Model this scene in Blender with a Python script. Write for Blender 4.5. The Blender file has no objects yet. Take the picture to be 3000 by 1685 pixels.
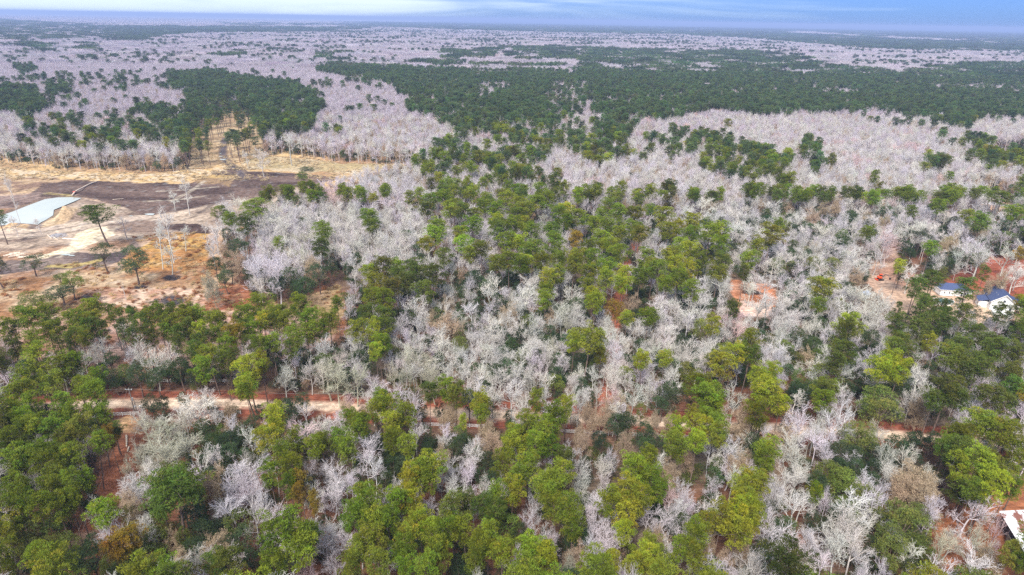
import bpy, math, random
import numpy as np
from mathutils import Matrix, Vector
R = math.radians
rng = np.random.default_rng(7)
random.seed(7)
scene = bpy.context.scene
COL = scene.collection

# ------------------------------------------------------------------ camera
H = 120.0; F = 1850.0; PITCH = R(23.0); ROLL = R(1.0)
fwd = np.array([0, math.cos(PITCH), -math.sin(PITCH)])
r0 = np.array([1., 0, 0]); u0 = np.array([0, math.sin(PITCH), math.cos(PITCH)])
right = math.cos(ROLL)*r0 + math.sin(ROLL)*u0
up = -math.sin(ROLL)*r0 + math.cos(ROLL)*u0
cd = bpy.data.cameras.new('camera'); cam = bpy.data.objects.new('camera', cd); COL.objects.link(cam)
cam.matrix_world = Matrix(((right[0], up[0], -fwd[0], 0), (right[1], up[1], -fwd[1], 0), (right[2], up[2], -fwd[2], H), (0, 0, 0, 1)))
cd.sensor_width = 36; cd.lens = 36*F/3000; cd.clip_start = 1; cd.clip_end = 200000
scene.camera = cam

# ------------------------------------------------------------------ sky, sun, exposure
SUN_EL, SUN_AZ = R(52), R(200)      # azimuth clockwise from +Y
w = bpy.data.worlds.new('World'); scene.world = w; w.use_nodes = True
nt = w.node_tree; nt.nodes.clear()
def N(t, **k):
    n = nt.nodes.new(t)
    for a, b in k.items(): setattr(n, a, b)
    return n
def L(a, b): nt.links.new(a, b)
out = N('ShaderNodeOutputWorld'); bg = N('ShaderNodeBackground'); bg.inputs[1].default_value = 0.075
sky = N('ShaderNodeTexSky', sky_type='NISHITA', sun_disc=False, sun_elevation=SUN_EL, sun_rotation=SUN_AZ, altitude=100, air_density=1.0, dust_density=0.4, ozone_density=2.5)
tc = N('ShaderNodeTexCoord'); sep = N('ShaderNodeSeparateXYZ'); L(tc.outputs['Generated'], sep.inputs[0])
def math_n(op, a, b=None, c=None, clamp=False):
    n = N('ShaderNodeMath', operation=op); n.use_clamp = clamp
    for i, x in enumerate((a, b, c)):
        if x is None: continue
        if isinstance(x, (int, float)): n.inputs[i].default_value = x
        else: L(x, n.inputs[i])
    return n.outputs[0]
mp = N('ShaderNodeMapping'); L(tc.outputs['Generated'], mp.inputs[0]); mp.inputs['Scale'].default_value = (1.7, 1.7, 24); mp.inputs['Rotation'].default_value = (0, R(-2), 0); mp.inputs['Location'].default_value = (1.35, 0.7, 0.3)
nz = N('ShaderNodeTexNoise'); nz.inputs['Scale'].default_value = 1.6; nz.inputs['Detail'].default_value = 6; nz.inputs['Roughness'].default_value = 0.5; nz.inputs['Distortion'].default_value = 0.6
L(mp.outputs[0], nz.inputs['Vector'])
# cloud cover: thick towards the left (west) of the view, thin on the right, closed overhead
cov = math_n('ADD', nz.outputs[0], math_n('MULTIPLY', sep.outputs[0], -0.62))
cov = math_n('ADD', cov, math_n('MULTIPLY', sep.outputs[2], 0.9))
mr = N('ShaderNodeMapRange'); mr.interpolation_type = 'SMOOTHSTEP'; L(cov, mr.inputs[0]); mr.inputs[1].default_value = 0.36; mr.inputs[2].default_value = 0.84; mr.inputs[3].default_value = 0.04; mr.inputs[4].default_value = 0.95
blue = N('ShaderNodeMix', data_type='RGBA', blend_type='MULTIPLY'); blue.inputs[0].default_value = 1; L(sky.outputs[0], blue.inputs[6]); blue.inputs[7].default_value = (0.21, 0.41, 1.08, 1)
mix = N('ShaderNodeMix', data_type='RGBA'); L(mr.outputs[0], mix.inputs[0]); L(blue.outputs[2], mix.inputs[6]); mix.inputs[7].default_value = (6.8, 7.9, 8.8, 1)
L(mix.outputs[2], bg.inputs[0]); L(bg.outputs[0], out.inputs[0])
sd = bpy.data.lights.new('sun', 'SUN'); sd.energy = 3.3; sd.angle = R(22); sd.color = (1, 0.95, 0.86)
so = bpy.data.objects.new('sun', sd); COL.objects.link(so)
dv = Vector((math.sin(SUN_AZ)*math.cos(SUN_EL), math.cos(SUN_AZ)*math.cos(SUN_EL), math.sin(SUN_EL)))
so.rotation_euler = dv.to_track_quat('Z', 'Y').to_euler()
vs = scene.view_settings; vs.view_transform = 'Standard'; vs.look = 'None'; vs.gamma = 1; vs.use_curve_mapping = False; vs.exposure = 0.93
scene.cycles.use_denoising = False

# ------------------------------------------------------------------ helpers
def unp(u, v, z=0.0):
    u = np.asarray(u, float); v = np.asarray(v, float)
    px = (u-1500)/F; py = -(v-842.5)/F
    d = px[..., None]*right + py[..., None]*up + fwd
    t = (z-H)/d[..., 2]
    return np.stack([d[..., 0]*t, d[..., 1]*t, np.full(u.shape, z) if np.ndim(z) == 0 else z], -1)
def P2(u, v, z=0.0):
    return unp(np.array([u]), np.array([v]), z)[0]
def proj(p):
    q = np.asarray(p, float) - np.array([0, 0, H])
    x = q@right; y = q@up; zc = q@fwd
    return 1500+F*x/zc, 842.5-F*y/zc, zc
def inpoly(px, py, poly):
    poly = np.asarray(poly, float); c = np.zeros(px.shape, bool); j = len(poly)-1
    for i in range(len(poly)):
        xi, yi = poly[i]; xj, yj = poly[j]
        m = ((yi > py) != (yj > py)) & (px < (xj-xi)*(py-yi)/((yj-yi) or 1e-9)+xi)
        c ^= m; j = i
    return c
def vnoise(x, y, s, seed=0):
    """smooth value noise on arrays, 0..1"""
    r = np.random.default_rng(seed).random((256, 256))
    x = x/s; y = y/s; xi = np.floor(x).astype(int); yi = np.floor(y).astype(int); fx = x-xi; fy = y-yi
    fx = fx*fx*(3-2*fx); fy = fy*fy*(3-2*fy)
    g = lambda a, b: r[(a) & 255, (b) & 255]
    return (g(xi, yi)*(1-fx)+g(xi+1, yi)*fx)*(1-fy)+(g(xi, yi+1)*(1-fx)+g(xi+1, yi+1)*fx)*fy
def tag(o, label=None, cat=None, group=None, kind=None):
    if label: o['label'] = label
    if cat: o['category'] = cat
    if group: o['group'] = group
    if kind: o['kind'] = kind
    return o
def np_mesh(name, V, Fc, mats, midx=None, var=None, smooth=False):
    V = np.asarray(V, np.float32); me = bpy.data.meshes.new(name)
    tot = np.concatenate([np.full(len(f), f.shape[1]) for f in Fc]) if isinstance(Fc, list) else np.full(len(Fc), Fc.shape[1])
    flat = np.concatenate([f.ravel() for f in Fc]) if isinstance(Fc, list) else Fc.ravel()
    me.vertices.add(len(V)); me.vertices.foreach_set('co', V.ravel())
    me.loops.add(len(flat)); me.loops.foreach_set('vertex_index', flat.astype(np.int32))
    me.polygons.add(len(tot)); st = np.concatenate([[0], np.cumsum(tot)[:-1]]).astype(np.int32)
    me.polygons.foreach_set('loop_start', st)
    if midx is not None: me.polygons.foreach_set('material_index', np.asarray(midx, np.int32))
    if smooth: me.polygons.foreach_set('use_smooth', np.ones(len(tot), bool))
    for m in (mats if isinstance(mats, (list, tuple)) else [mats]): me.materials.append(m)
    if var is not None:
        a = me.attributes.new('var', 'FLOAT_COLOR', 'POINT'); c = np.ones((len(V), 4), np.float32); c[:, :3] = var; a.data.foreach_set('color', c.ravel())
    me.update(); me.validate()
    return me
def link(name, me, parent=None, loc=None):
    o = bpy.data.objects.new(name, me); COL.objects.link(o)
    if parent is not None: o.parent = parent
    if loc is not None: o.location = loc
    return o
def empty(name, loc=(0, 0, 0), rz=0):
    o = bpy.data.objects.new(name, None); COL.objects.link(o); o.location = loc; o.rotation_euler = (0, 0, rz); o.empty_display_size = 0.5
    return o
class MB:
    def __init__(s): s.v = []; s.f = []
    def box(s, c, d, rz=0):
        x, y, z = c; a, b, e = d[0]/2, d[1]/2, d[2]/2; n = len(s.v); C, S = math.cos(rz), math.sin(rz)
        for k in (-e, e):
            for i, j in ((-a, -b), (a, -b), (a, b), (-a, b)): s.v.append((x+i*C-j*S, y+i*S+j*C, z+k))
        for q in ((0, 3, 2, 1), (4, 5, 6, 7), (0, 1, 5, 4), (1, 2, 6, 5), (2, 3, 7, 6), (3, 0, 4, 7)): s.f.append(tuple(n+t for t in q))
        return s
    def tube(s, pts, rad, k=8, cap=True):
        pts = [Vector(p) for p in pts]; rad = rad if isinstance(rad, (list, tuple)) else [rad]*len(pts); n = len(s.v)
        for i, p in enumerate(pts):
            d = (pts[min(i+1, len(pts)-1)]-pts[max(i-1, 0)]).normalized()
            a = d.orthogonal().normalized() if abs(d.z) < .95 else (Vector((1, 0, 0))-d*d.x).normalized(); b = d.cross(a)
            for j in range(k):
                t = 2*math.pi*j/k; s.v.append(tuple(p+(a*math.cos(t)+b*math.sin(t))*rad[i]))
        for i in range(len(pts)-1):
            for j in range(k): s.f.append((n+i*k+j, n+i*k+(j+1) % k, n+(i+1)*k+(j+1) % k, n+(i+1)*k+j))
        if cap: s.f.append(tuple(n+j for j in reversed(range(k)))); s.f.append(tuple(n+(len(pts)-1)*k+j for j in range(k)))
        return s
    def poly(s, pts): n = len(s.v); s.v += [tuple(p) for p in pts]; s.f.append(tuple(range(n, n+len(pts)))); return s
    def prism(s, pts, dz):
        n = len(s.v); m = len(pts); s.v += [tuple(p) for p in pts]+[(p[0], p[1], p[2]+dz) for p in pts]
        s.f.append(tuple(range(n+m-1, n-1, -1))); s.f.append(tuple(range(n+m, n+2*m)))
        for i in range(m): s.f.append((n+i, n+(i+1) % m, n+m+(i+1) % m, n+m+i))
        return s
    def build(s, name, mat, parent=None, loc=None, smooth=False, bevel=0):
        me = bpy.data.meshes.new(name); me.from_pydata(s.v, [], s.f); me.materials.append(mat); me.update()
        if smooth: me.polygons.foreach_set('use_smooth', [True]*len(me.polygons))
        o = link(name, me, parent, loc)
        if bevel:
            b = o.modifiers.new('bevel', 'BEVEL'); b.width = bevel; b.segments = 2
        return o

# ------------------------------------------------------------------ materials
def mat(name, col, rough=0.9, noise=0.0, nscale=1.0, spec=0.2, metal=0.0, col2=None, bump=0.0, stretch=None):
    m = bpy.data.materials.new(name); m.use_nodes = True; t = m.node_tree; b = t.nodes['Principled BSDF']
    b.inputs['Roughness'].default_value = rough; b.inputs['Specular IOR Level'].default_value = spec; b.inputs['Metallic'].default_value = metal
    b.inputs['Base Color'].default_value = (*col, 1)
    if noise or col2:
        c = t.nodes.new('ShaderNodeTexCoord'); n = t.nodes.new('ShaderNodeTexNoise'); n.inputs['Scale'].default_value = nscale; n.inputs['Detail'].default_value = 5
        if stretch:
            q = t.nodes.new('ShaderNodeMapping'); q.inputs['Scale'].default_value = stretch; t.links.new(c.outputs['Object'], q.inputs[0]); t.links.new(q.outputs[0], n.inputs['Vector'])
        else: t.links.new(c.outputs['Object'], n.inputs['Vector'])
        r = t.nodes.new('ShaderNodeValToRGB'); r.color_ramp.elements[0].position = 0.38; r.color_ramp.elements[1].position = 0.62
        c1 = tuple(x*(1-noise) for x in col) if noise else col; c2 = col2 or tuple(min(1, x*(1+noise)) for x in col)
        r.color_ramp.elements[0].color = (*c1, 1); r.color_ramp.elements[1].color = (*c2, 1)
        t.links.new(n.outputs[0], r.inputs[0]); t.links.new(r.outputs[0], b.inputs['Base Color'])
        if bump:
            bp = t.nodes.new('ShaderNodeBump'); bp.inputs['Strength'].default_value = bump; bp.inputs['Distance'].default_value = 0.1; t.links.new(n.outputs[0], bp.inputs['Height']); t.links.new(bp.outputs[0], b.inputs['Normal'])
    return m
def tint_mat(name, trans=0.0, rough=0.8, spec=0.15):
    """colour = per tree 'tint' (on the instance or the object) x per cluster variation stored in the mesh"""
    m = bpy.data.materials.new(name); m.use_nodes = True; t = m.node_tree; b = t.nodes['Principled BSDF']
    a = t.nodes.new('ShaderNodeAttribute'); a.attribute_type = 'INSTANCER'; a.attribute_name = 'tint'
    v = t.nodes.new('ShaderNodeAttribute'); v.attribute_name = 'var'
    x = t.nodes.new('ShaderNodeMix'); x.data_type = 'RGBA'; x.blend_type = 'MULTIPLY'; x.inputs[0].default_value = 1; x.clamp_result = False
    t.links.new(a.outputs['Color'], x.inputs[6]); t.links.new(v.outputs['Color'], x.inputs[7]); t.links.new(x.outputs[2], b.inputs['Base Color'])
    b.inputs['Roughness'].default_value = rough; b.inputs['Specular IOR Level'].default_value = spec
    if trans:
        tr = t.nodes.new('ShaderNodeBsdfTranslucent'); t.links.new(x.outputs[2], tr.inputs[0]); ms = t.nodes.new('ShaderNodeMixShader'); ms.inputs[0].default_value = trans
        t.links.new(b.outputs[0], ms.inputs[1]); t.links.new(tr.outputs[0], ms.inputs[2]); t.links.new(ms.outputs[0], t.nodes['Material Output'].inputs[0])
    return m
M_leaf = tint_mat('foliage', trans=0.22, spec=.08)
M_twig = tint_mat('pale_bark')
M_bark = mat('pine_bark', (0.17, 0.12, 0.10), noise=0.35, nscale=3, stretch=(1, 1, .3))
M_white = mat('white_paint', (0.80, 0.80, 0.80), rough=0.6, noise=0.06, nscale=2)
M_wood = mat('weathered_wood', (0.24, 0.21, 0.19), noise=0.3, nscale=4, stretch=(1, 1, .2))
M_log = mat('stripped_log', (0.62, 0.50, 0.40), noise=0.25, nscale=3)
M_metal = mat('galvanized_metal', (0.55, 0.57, 0.60), rough=0.4, metal=0.6)
M_dark = mat('dark_rubber', (0.03, 0.03, 0.035), rough=0.7)
M_glass = mat('window_glass', (0.05, 0.06, 0.08), rough=0.1, spec=0.6)
# ------------------------------------------------------------------ ground
PINE = [  # far pine woods, outlines as seen in the picture at canopy height: (share of pines, outline)
 (.62, [(-300,53),(0,56),(330,76),(330,112),(0,117),(-300,117)]), (.95, [(330,76),(1000,80),(1000,92),(600,95),(480,104),(400,117),(330,117)]),
 (.45, [(640,66),(1000,69),(1000,76),(640,74)]), (.55, [(60,120),(160,120),(155,148),(70,146)]), (.5, [(165,124),(280,124),(280,148),(175,150)]),
 (.6, [(110,155),(150,155),(150,172),(110,172)]), (.8, [(50,190),(95,188),(95,210),(50,210)]),
 (.9, [(-200,262),(60,250),(110,262),(145,298),(110,326),(-200,322)]), (.8, [(130,242),(170,234),(215,262),(212,276),(160,276)]),
 (.97, [(497,217),(563,206),(660,210),(699,225),(854,237),(940,272),(944,318),(905,384),(796,392),(738,373),(715,334),(660,311),(637,311),(606,315),(575,295),(559,280),(505,256)]),
 (.68, [(373,322),(478,307),(517,303),(575,272),(606,311),(583,373),(606,404),(544,419),(412,412),(388,350)]),
 (.5, [(54,338),(186,334),(186,431),(54,431)]), (.4, [(194,330),(388,330),(388,427),(194,427)]),
 (.35, [(640,150),(740,148),(740,166),(640,166)]), (.5, [(950,160),(1000,150),(1010,200),(960,215)]),
 (.98, [(1060,64),(1225,62),(1600,58),(2000,66),(3300,86),(3300,152),(3000,150),(2580,144),(2460,134),(2330,124),(2200,112),(2000,102),(1650,96),(1420,90),(1250,84),(1100,78),(1050,74)]),
 (.7, [(1000,62),(1110,66),(1110,84),(1000,88)]),
 (.15, [(2322,90),(2530,102),(2530,109),(2322,97)]), (.2, [(2575,105),(2815,116),(2815,122),(2575,112)]), (.5, [(2820,118),(2960,122),(2960,128),(2820,126)]), (.3, [(1600,76),(1640,76),(1640,81),(1600,81)]), (.3, [(2000,88),(2045,90),(2045,94),(2000,94)]),
 (.95, [(900,180),(1000,186),(1220,192),(1300,150),(1470,136),(1660,136),(1850,144),(2000,144),(2190,150),(2350,163),(2390,186),(2465,194),(2620,206),(2660,208),(2740,194),(2815,186),(3300,178),(3300,340),(3000,334),(2893,338),(2815,372),(2740,350),(2620,324),(2500,322),(2390,330),(2230,330),(2110,318),(2000,334),(1850,345),(1700,322),(1650,360),(1620,385),(1560,392),(1350,392),(1340,377),(1270,338),(1210,322),(1194,287),(1155,249),(1000,217),(930,205)]),
 (.5, [(1330,165),(1480,160),(1700,170),(1700,217),(1360,217)]), (.45, [(1610,235),(1740,240),(1740,322),(1660,350),(1610,300)]),
 (.25, [(2700,243),(3300,250),(3300,272),(2730,262)]), (.6, [(2350,250),(2550,250),(2550,280),(2350,280)]), (.4, [(1400,235),(1500,235),(1500,265),(1400,265)]), (.75, [(2120,262),(2250,262),(2250,280),(2120,280)]),
 (.66, [(1215,480),(1310,395),(1470,388),(1560,372),(1640,380),(1650,360),(1760,345),(1860,400),(2000,375),(2060,385),(2170,415),(2335,455),(2330,482),(2200,520),(2150,505),(2000,465),(1860,450),(1760,470),(1680,450),(1600,460),(1560,480),(1660,545),(1660,562),(1210,562),(1250,500)]),
 (.85, [(1755,350),(1830,338),(1870,360),(1860,410),(1760,400)]), (.9, [(2343,408),(2400,408),(2402,450),(2345,452)]), (.8, [(2510,428),(2545,428),(2545,452),(2510,452)]), (.85, [(2388,462),(2443,462),(2443,494),(2388,494)]), (.9, [(2272,508),(2320,508),(2320,540),(2272,540)]),
 (.9, [(2718,450),(2770,450),(2770,490),(2718,490)]), (.7, [(2850,405),(3010,400),(3200,480),(3200,560),(2930,560),(2900,470),(2820,455)]), (.6, [(2553,525),(2640,525),(2650,562),(2553,562)]),
]
G_CLEAR = [(-260,440),(-50,466),(190,497),(430,505),(520,505),(560,495),(560,420),(600,330),(700,318),(770,390),(770,455),(900,460),(970,474),(1210,485),(1230,505),(1000,575),(820,640),(660,690),(640,780),(735,905),(870,870),(1000,834),(1010,930),(970,1010),(700,1090),(120,1105),(-60,1060),(-300,1000)]
G_R1 = [(2136,818),(2217,830),(2275,835),(2280,880),(2250,925),(2175,928),(2160,890),(2140,860)]
G_R2 = [(2536,795),(2582,748),(2620,720),(2650,790),(2757,834),(2843,795),(2874,760),(3060,770),(3060,900),(3010,965),(2760,955),(2660,950),(2600,900),(2540,830)]
G_BARN = [(2735,1540),(2800,1450),(2900,1440),(3010,1400),(3200,1400),(3200,1750),(2830,1720),(2730,1620)]
G_ROW = [(342,1212),(410,1216),(424,1290),(392,1372),(355,1465),(315,1560),(270,1760),(110,1760),(205,1580),(283,1465),(290,1395),(325,1325),(362,1260)]
G_TR = [(2860,562),(2915,562),(2960,590),(2960,640),(2880,610)]
G_HR = [(2900,440),(3050,440),(3050,490),(2890,480)]
CLEARS = [G_CLEAR, G_R1, G_R2, G_BARN, G_ROW, G_TR, G_HR]
ROAD = [(-320,1212),(-50,1200),(200,1190),(350,1180),(600,1180),(950,1191),(1100,1203),(1500,1216),(1900,1236),(2300,1256),(2640,1276),(2800,1292),(3060,1315),(3350,1345)]
LANE = [(1770,1222),(1780,1150),(1788,1050),(1806,930),(1815,870),(1835,790),(1870,700),(1890,670)]
DRIVE = [(2640,1268),(2600,1180),(2590,1060),(2600,960),(2650,900)]
TRACK = [(660,405),(655,430),(652,455),(668,478),(700,500),(712,520)]
def world_line(pts, n=14):
    p = unp(np.array([a for a, b in pts]), np.array([b for a, b in pts]))[:, :2]
    d = np.concatenate([[0], np.cumsum(np.hypot(*np.diff(p, axis=0).T))]); t = np.linspace(0, d[-1], n*len(pts))
    q = np.stack([np.interp(t, d, p[:, 0]), np.interp(t, d, p[:, 1])], 1)
    for _ in range(n): q[1:-1] = (q[:-2]+2*q[1:-1]+q[2:])/4
    return q
RW, LW, DW, TW = world_line(ROAD), world_line(LANE), world_line(DRIVE), world_line(TRACK)
def dist_line(x, y, q):
    m = np.full(x.shape, 1e9)
    for i in range(0, len(q)-1):
        a, b = q[i], q[i+1]; d = b-a; l = d@d+1e-9
        t = np.clip(((x-a[0])*d[0]+(y-a[1])*d[1])/l, 0, 1); m = np.minimum(m, np.hypot(x-a[0]-t*d[0], y-a[1]-t*d[1]))
    return m
def in_clear(x, y, z=0.0):
    u, v, zc = proj(np.stack([x, y, np.full(x.shape, z)], -1)); c = np.zeros(x.shape, bool)
    for g in CLEARS: c |= inpoly(u, v, g)
    return c
def pine_share(x, y):
    """share of pines at world points, read at canopy height"""
    u, v, zc = proj(np.stack([x, y, np.full(x.shape, 17.)], -1))
    wob = (vnoise(x, y, 60, 3)-.5)+.5*(vnoise(x, y, 17, 8)-.5); v2 = v+wob*np.clip(6000/np.maximum(zc, 50), 1, 26)*1.5; u2 = u+(vnoise(x, y, 45, 4)-.5)*40+(vnoise(x, y, 14, 9)-.5)*24
    s = np.where(vnoise(x, y, 90, 5) > .72, .12, .02)
    s = np.where(v < 250, s*np.where(vnoise(x, y, 160, 6) > .6, 1.8, .7), s)
    for d, g in PINE: s = np.where(inpoly(u2, v2, g), d, s)
    return s
POND = [(-70,650),(-30,640),(39,618),(90,598),(136,581),(165,577),(200,577),(229,579),(205,590),(151,612),(149,626),(130,638),(116,645),(101,655),(74,653),(20,651),(-30,660)]
pondw = unp(np.array([a for a, b in POND]), np.array([b for a, b in POND]))[:, :2]
def geo(a, b, n): return a*(b/a)**(np.arange(1, n+1)/n)
xs = np.concatenate([-geo(560, 60000, 60)[::-1], np.concatenate([np.arange(-560, -420, 2.), np.arange(-420, 260, 1.25), np.arange(260, 561, 2.)]), geo(560, 60000, 60)])
ys = np.concatenate([-geo(300, 60000, 20)[::-1], np.arange(-300, 80, 20.), np.arange(80, 640, 1.4), np.arange(640, 760, 2.0), geo(760, 60000, 110)])
X, Y = np.meshgrid(xs, ys); X1 = X.ravel(); Y1 = Y.ravel()
U, V, ZC = proj(np.stack([X1, Y1, np.zeros(X1.shape)], -1)); ok = ZC > 5; U = np.where(ok, U, -9999); V = np.where(ok, V, 9999)
n1 = vnoise(X1, Y1, 9, 11); n2 = vnoise(X1, Y1, 26, 12); n3 = vnoise(X1, Y1, 4, 13); n4 = vnoise(X1+Y1*.3, Y1*3, 30, 14)
near = (np.abs(X1) <= 570) & (Y1 < 770) & (Y1 > 70)
amp = np.clip(ZC/60, 2, 9)
Uw = U+(n1-.5)*amp*2.6+(n3-.5)*amp; Vw = V+(n2-.5)*amp*1.3+(n1-.5)*amp*.6
def C(*c): return np.array(c)
def paint(col, poly, c, c2=None, f=None):
    m = inpoly(Uw, Vw, poly)
    if c2 is None: col[m] = c
    else:
        q = (f if f is not None else n1)[m][:, None]; q = np.clip((q-.3)/.4, 0, 1); col[m] = np.array(c)*(1-q)+np.array(c2)*q
col = np.zeros((len(X1), 3))
q = np.clip((n2-.25)/.5, 0, 1)[:, None]
col[:] = C(.17, .075, .045)*(1-q)+C(.13, .095, .07)*q
straw, pale, mud, sand = C(.52, .34, .17), C(.60, .49, .37), C(.085, .055, .05), C(.82, .72, .55)
paint(col, G_CLEAR, C(.50, .36, .27), C(.34, .20, .13))
paint(col, [(-300,420),(1230,420),(1230,505),(1000,540),(600,560),(-300,560)], C(.55, .38, .20), C(.36, .22, .13), n2)
paint(col, [(560,330),(760,318),(790,460),(700,470),(540,500)], C(.53, .40, .26), C(.38, .26, .16))
paint(col, [(-300,482),(-50,490),(230,503),(430,511),(600,496),(700,478),(660,506),(560,526),(430,533),(200,523),(-300,512)], pale, C(.58, .40, .20), n3)
paint(col, [(700,474),(780,458),(900,464),(1000,484),(1220,488),(1230,508),(880,506),(720,492)], pale, C(.42, .33, .19), n2)
paint(col, [(-300,520),(200,523),(430,534),(400,545),(150,540),(90,560),(-300,600)], C(.48, .34, .22), C(.25, .16, .12), n1)
paint(col, [(85,563),(130,540),(190,530),(280,527),(345,532),(400,535),(560,534),(610,515),(670,490),(700,484),(730,500),(860,507),(1000,520),(930,545),(740,570),(560,606),(420,628),(330,600),(240,575),(170,570)], mud, C(.17, .115, .10), n4)
paint(col, [(-300,640),(-300,590),(60,570),(150,560),(240,566),(160,578),(120,585),(30,612)], C(.28, .20, .18), C(.16, .11, .10), n4)
paint(col, [(130,562),(190,562),(222,570),(215,577),(160,577),(120,580)], C(.32, .25, .11), mud, n1)
paint(col, [(560,515),(680,512),(680,545),(580,540)], C(.45, .31, .14), C(.30, .20, .12), n4)
paint(col, [(235,580),(330,600),(420,628),(560,606),(740,570),(900,545),(820,640),(610,680),(420,700),(-300,760),(-300,650),(101,657),(151,630)], C(.46, .36, .29), C(.24, .17, .14), n4)
paint(col, [(160,618),(240,610),(255,625),(180,660),(125,665),(120,650)], C(.58, .45, .31), C(.47, .34, .22), n1)
paint(col, [(-60,660),(80,662),(88,672),(-60,676)], C(.5, .34, .2))
paint(col, [(-300,668),(100,672),(300,636),(500,622),(600,600),(500,640),(320,655),(100,700),(-300,700)], C(.50, .40, .34), C(.58, .47, .38), n3)
paint(col, [(100,760),(150,742),(195,722),(232,690),(260,672),(310,664),(330,680),(310,700),(250,722),(185,750),(140,765)], sand, C(.68, .55, .40), n3)
paint(col, [(-300,770),(0,765),(135,757),(215,734),(310,742),(380,720),(400,700),(420,735),(300,785),(150,788),(0,805),(-300,820)], C(.10, .075, .08), C(.24, .18, .16), n4)
paint(col, [(140,776),(210,768),(310,756),(310,766),(200,782),(140,784)], C(.40, .31, .13))
paint(col, [(388,729),(440,705),(505,684),(606,680),(612,764),(544,797),(350,793)], C(.50, .31, .10), C(.40, .20, .08), n1)
paint(col, [(460,668),(540,655),(612,668),(608,684),(560,686),(500,676)], mud)
paint(col, [(70,810),(230,796),(350,792),(544,796),(640,740),(735,905),(640,915),(250,910),(60,1000),(-300,1000),(-300,860)], C(.48, .35, .24), C(.30, .155, .08), n1)
paint(col, [(250,850),(420,840),(640,845),(640,905),(300,905)], C(.58, .43, .34), C(.42, .24, .17), n3)
paint(col, [(640,820),(735,840),(740,905),(600,905)], C(.26, .095, .05), C(.36, .17, .10), n3)
paint(col, [(-60,960),(600,905),(1000,930),(970,1010),(700,1090),(100,1105),(-60,1060)], C(.50, .33, .28), C(.32, .17, .12), n1)
paint(col, [(735,905),(870,870),(1000,834),(1010,930)], C(.48, .32, .2), C(.28, .2, .1), n1)
for a, b, r, s in ((265,873,26,12),(505,880,36,16),(503,815,18,8),(410,840,12,6)):
    paint(col, [(a+r*math.cos(t)*(1+.2*math.sin(3*t)), b+s*math.sin(t)) for t in np.linspace(0, 6.28, 14)], C(.055, .045, .05), C(.15, .12, .12), n3)
paint(col, G_R1, C(.42, .16, .08), C(.50, .25, .16), n1); paint(col, [(2170,885),(2260,885),(2250,928),(2175,928)], C(.58, .40, .33))
paint(col, G_R2, C(.40, .27, .20), C(.30, .17, .12), n1); paint(col, [(2600,850),(2757,845),(2840,872),(2960,880),(2900,950),(2660,950),(2600,900)], C(.60, .42, .30), C(.42, .28, .2), n2)
paint(col, [(2745,834),(2843,780),(2874,700),(3100,720),(3100,880),(2970,880),(2850,850)], C(.29, .085, .05), C(.22, .07, .045), n1)
paint(col, G_BARN, C(.30, .115, .055), C(.22, .085, .045), n1); paint(col, G_ROW, C(.27, .10, .055), C(.34, .15, .09), n2); paint(col, [(342,1212),(410,1216),(415,1270),(352,1270)], C(.48, .29, .16), C(.34, .17, .09), n3)
paint(col, [(215,1560),(320,1540),(290,1610),(150,1720),(130,1700)], C(.42, .25, .18), C(.30, .13, .08), n3)
paint(col, G_TR, C(.58, .34, .20)); paint(col, G_HR, C(.5, .4, .3)); paint(col, [(2862,588),(2960,598),(2960,606),(2862,596)], C(.75, .74, .72))
nm = np.where(near)[0]
for line, wd, c1, c2, wv, cv in ((RW, 2.5, C(.62, .47, .36), C(.50, .35, .26), 7.5, C(.20, .065, .04)), (LW, 1.5, C(.33, .11, .065), C(.27, .09, .055), 2.4, C(.27, .085, .05)), (TW, 2.6, C(.09, .075, .085), C(.15, .12, .13), 4, C(.2, .14, .1))):
    d = dist_line(X1[nm], Y1[nm], line)+(n3[nm]-.5)*1.2
    m = d < wv; col[nm[m]] = cv*(.8+.5*n1[nm[m]][:, None])
    t = np.clip((wd+.8-d)/1.6, 0, 1)[:, None]; col[nm] = col[nm]*(1-t)+(c1*(1-n3[nm][:, None])+c2*n3[nm][:, None])*t
# far canopy colour where single trees can no longer be told apart
fm = (ZC > 9000); s = pine_share(X1[fm], Y1[fm])[:, None]; col[fm] = C(.44, .39, .43)*(1-s)+C(.035, .06, .04)*s
clearing = inpoly(U, V, G_CLEAR); col[clearing] *= np.array([.80, .77, .73]); ci_ = np.where(clearing & near)[0]
def rut(pts, w_=.55, gap=1.7, c=(.10, .07, .06), a=.75):
    q = world_line(pts, 8); d = np.gradient(q, axis=0); nrm = np.stack([-d[:, 1], d[:, 0]], 1)/np.hypot(*d.T)[:, None]
    for s in (-gap/2, gap/2):
        dd = dist_line(X1[ci_], Y1[ci_], q+nrm*s); t = np.clip((w_+.5-dd)/.8, 0, 1)[:, None]*a*(.5+.5*n3[ci_][:, None]); col[ci_] = col[ci_]*(1-t)+np.array(c)*t
for r_ in ([(700,515),(640,540),(560,575),(430,625),(320,640)], [(705,512),(690,540),(640,590),(560,640)], [(712,515),(740,545),(760,560)], [(-60,618),(60,588),(150,566),(260,556),(420,560)], [(-60,604),(50,582),(150,560),(270,548),(400,545)], [(-60,690),(120,682),(260,655),(420,628),(560,612),(700,585)], [(0,700),(160,690),(300,662),(460,640)], [(280,610),(380,618),(520,600),(640,570)]): rut(r_)
for r_ in ([(200,745),(260,715),(310,690),(350,660)], [(170,755),(240,722),(290,695)], [(460,560),(540,556),(640,548)], [(420,590),(520,586),(600,575)], [(600,530),(560,560),(500,590)]): rut(r_, c=(.45, .38, .30))
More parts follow.
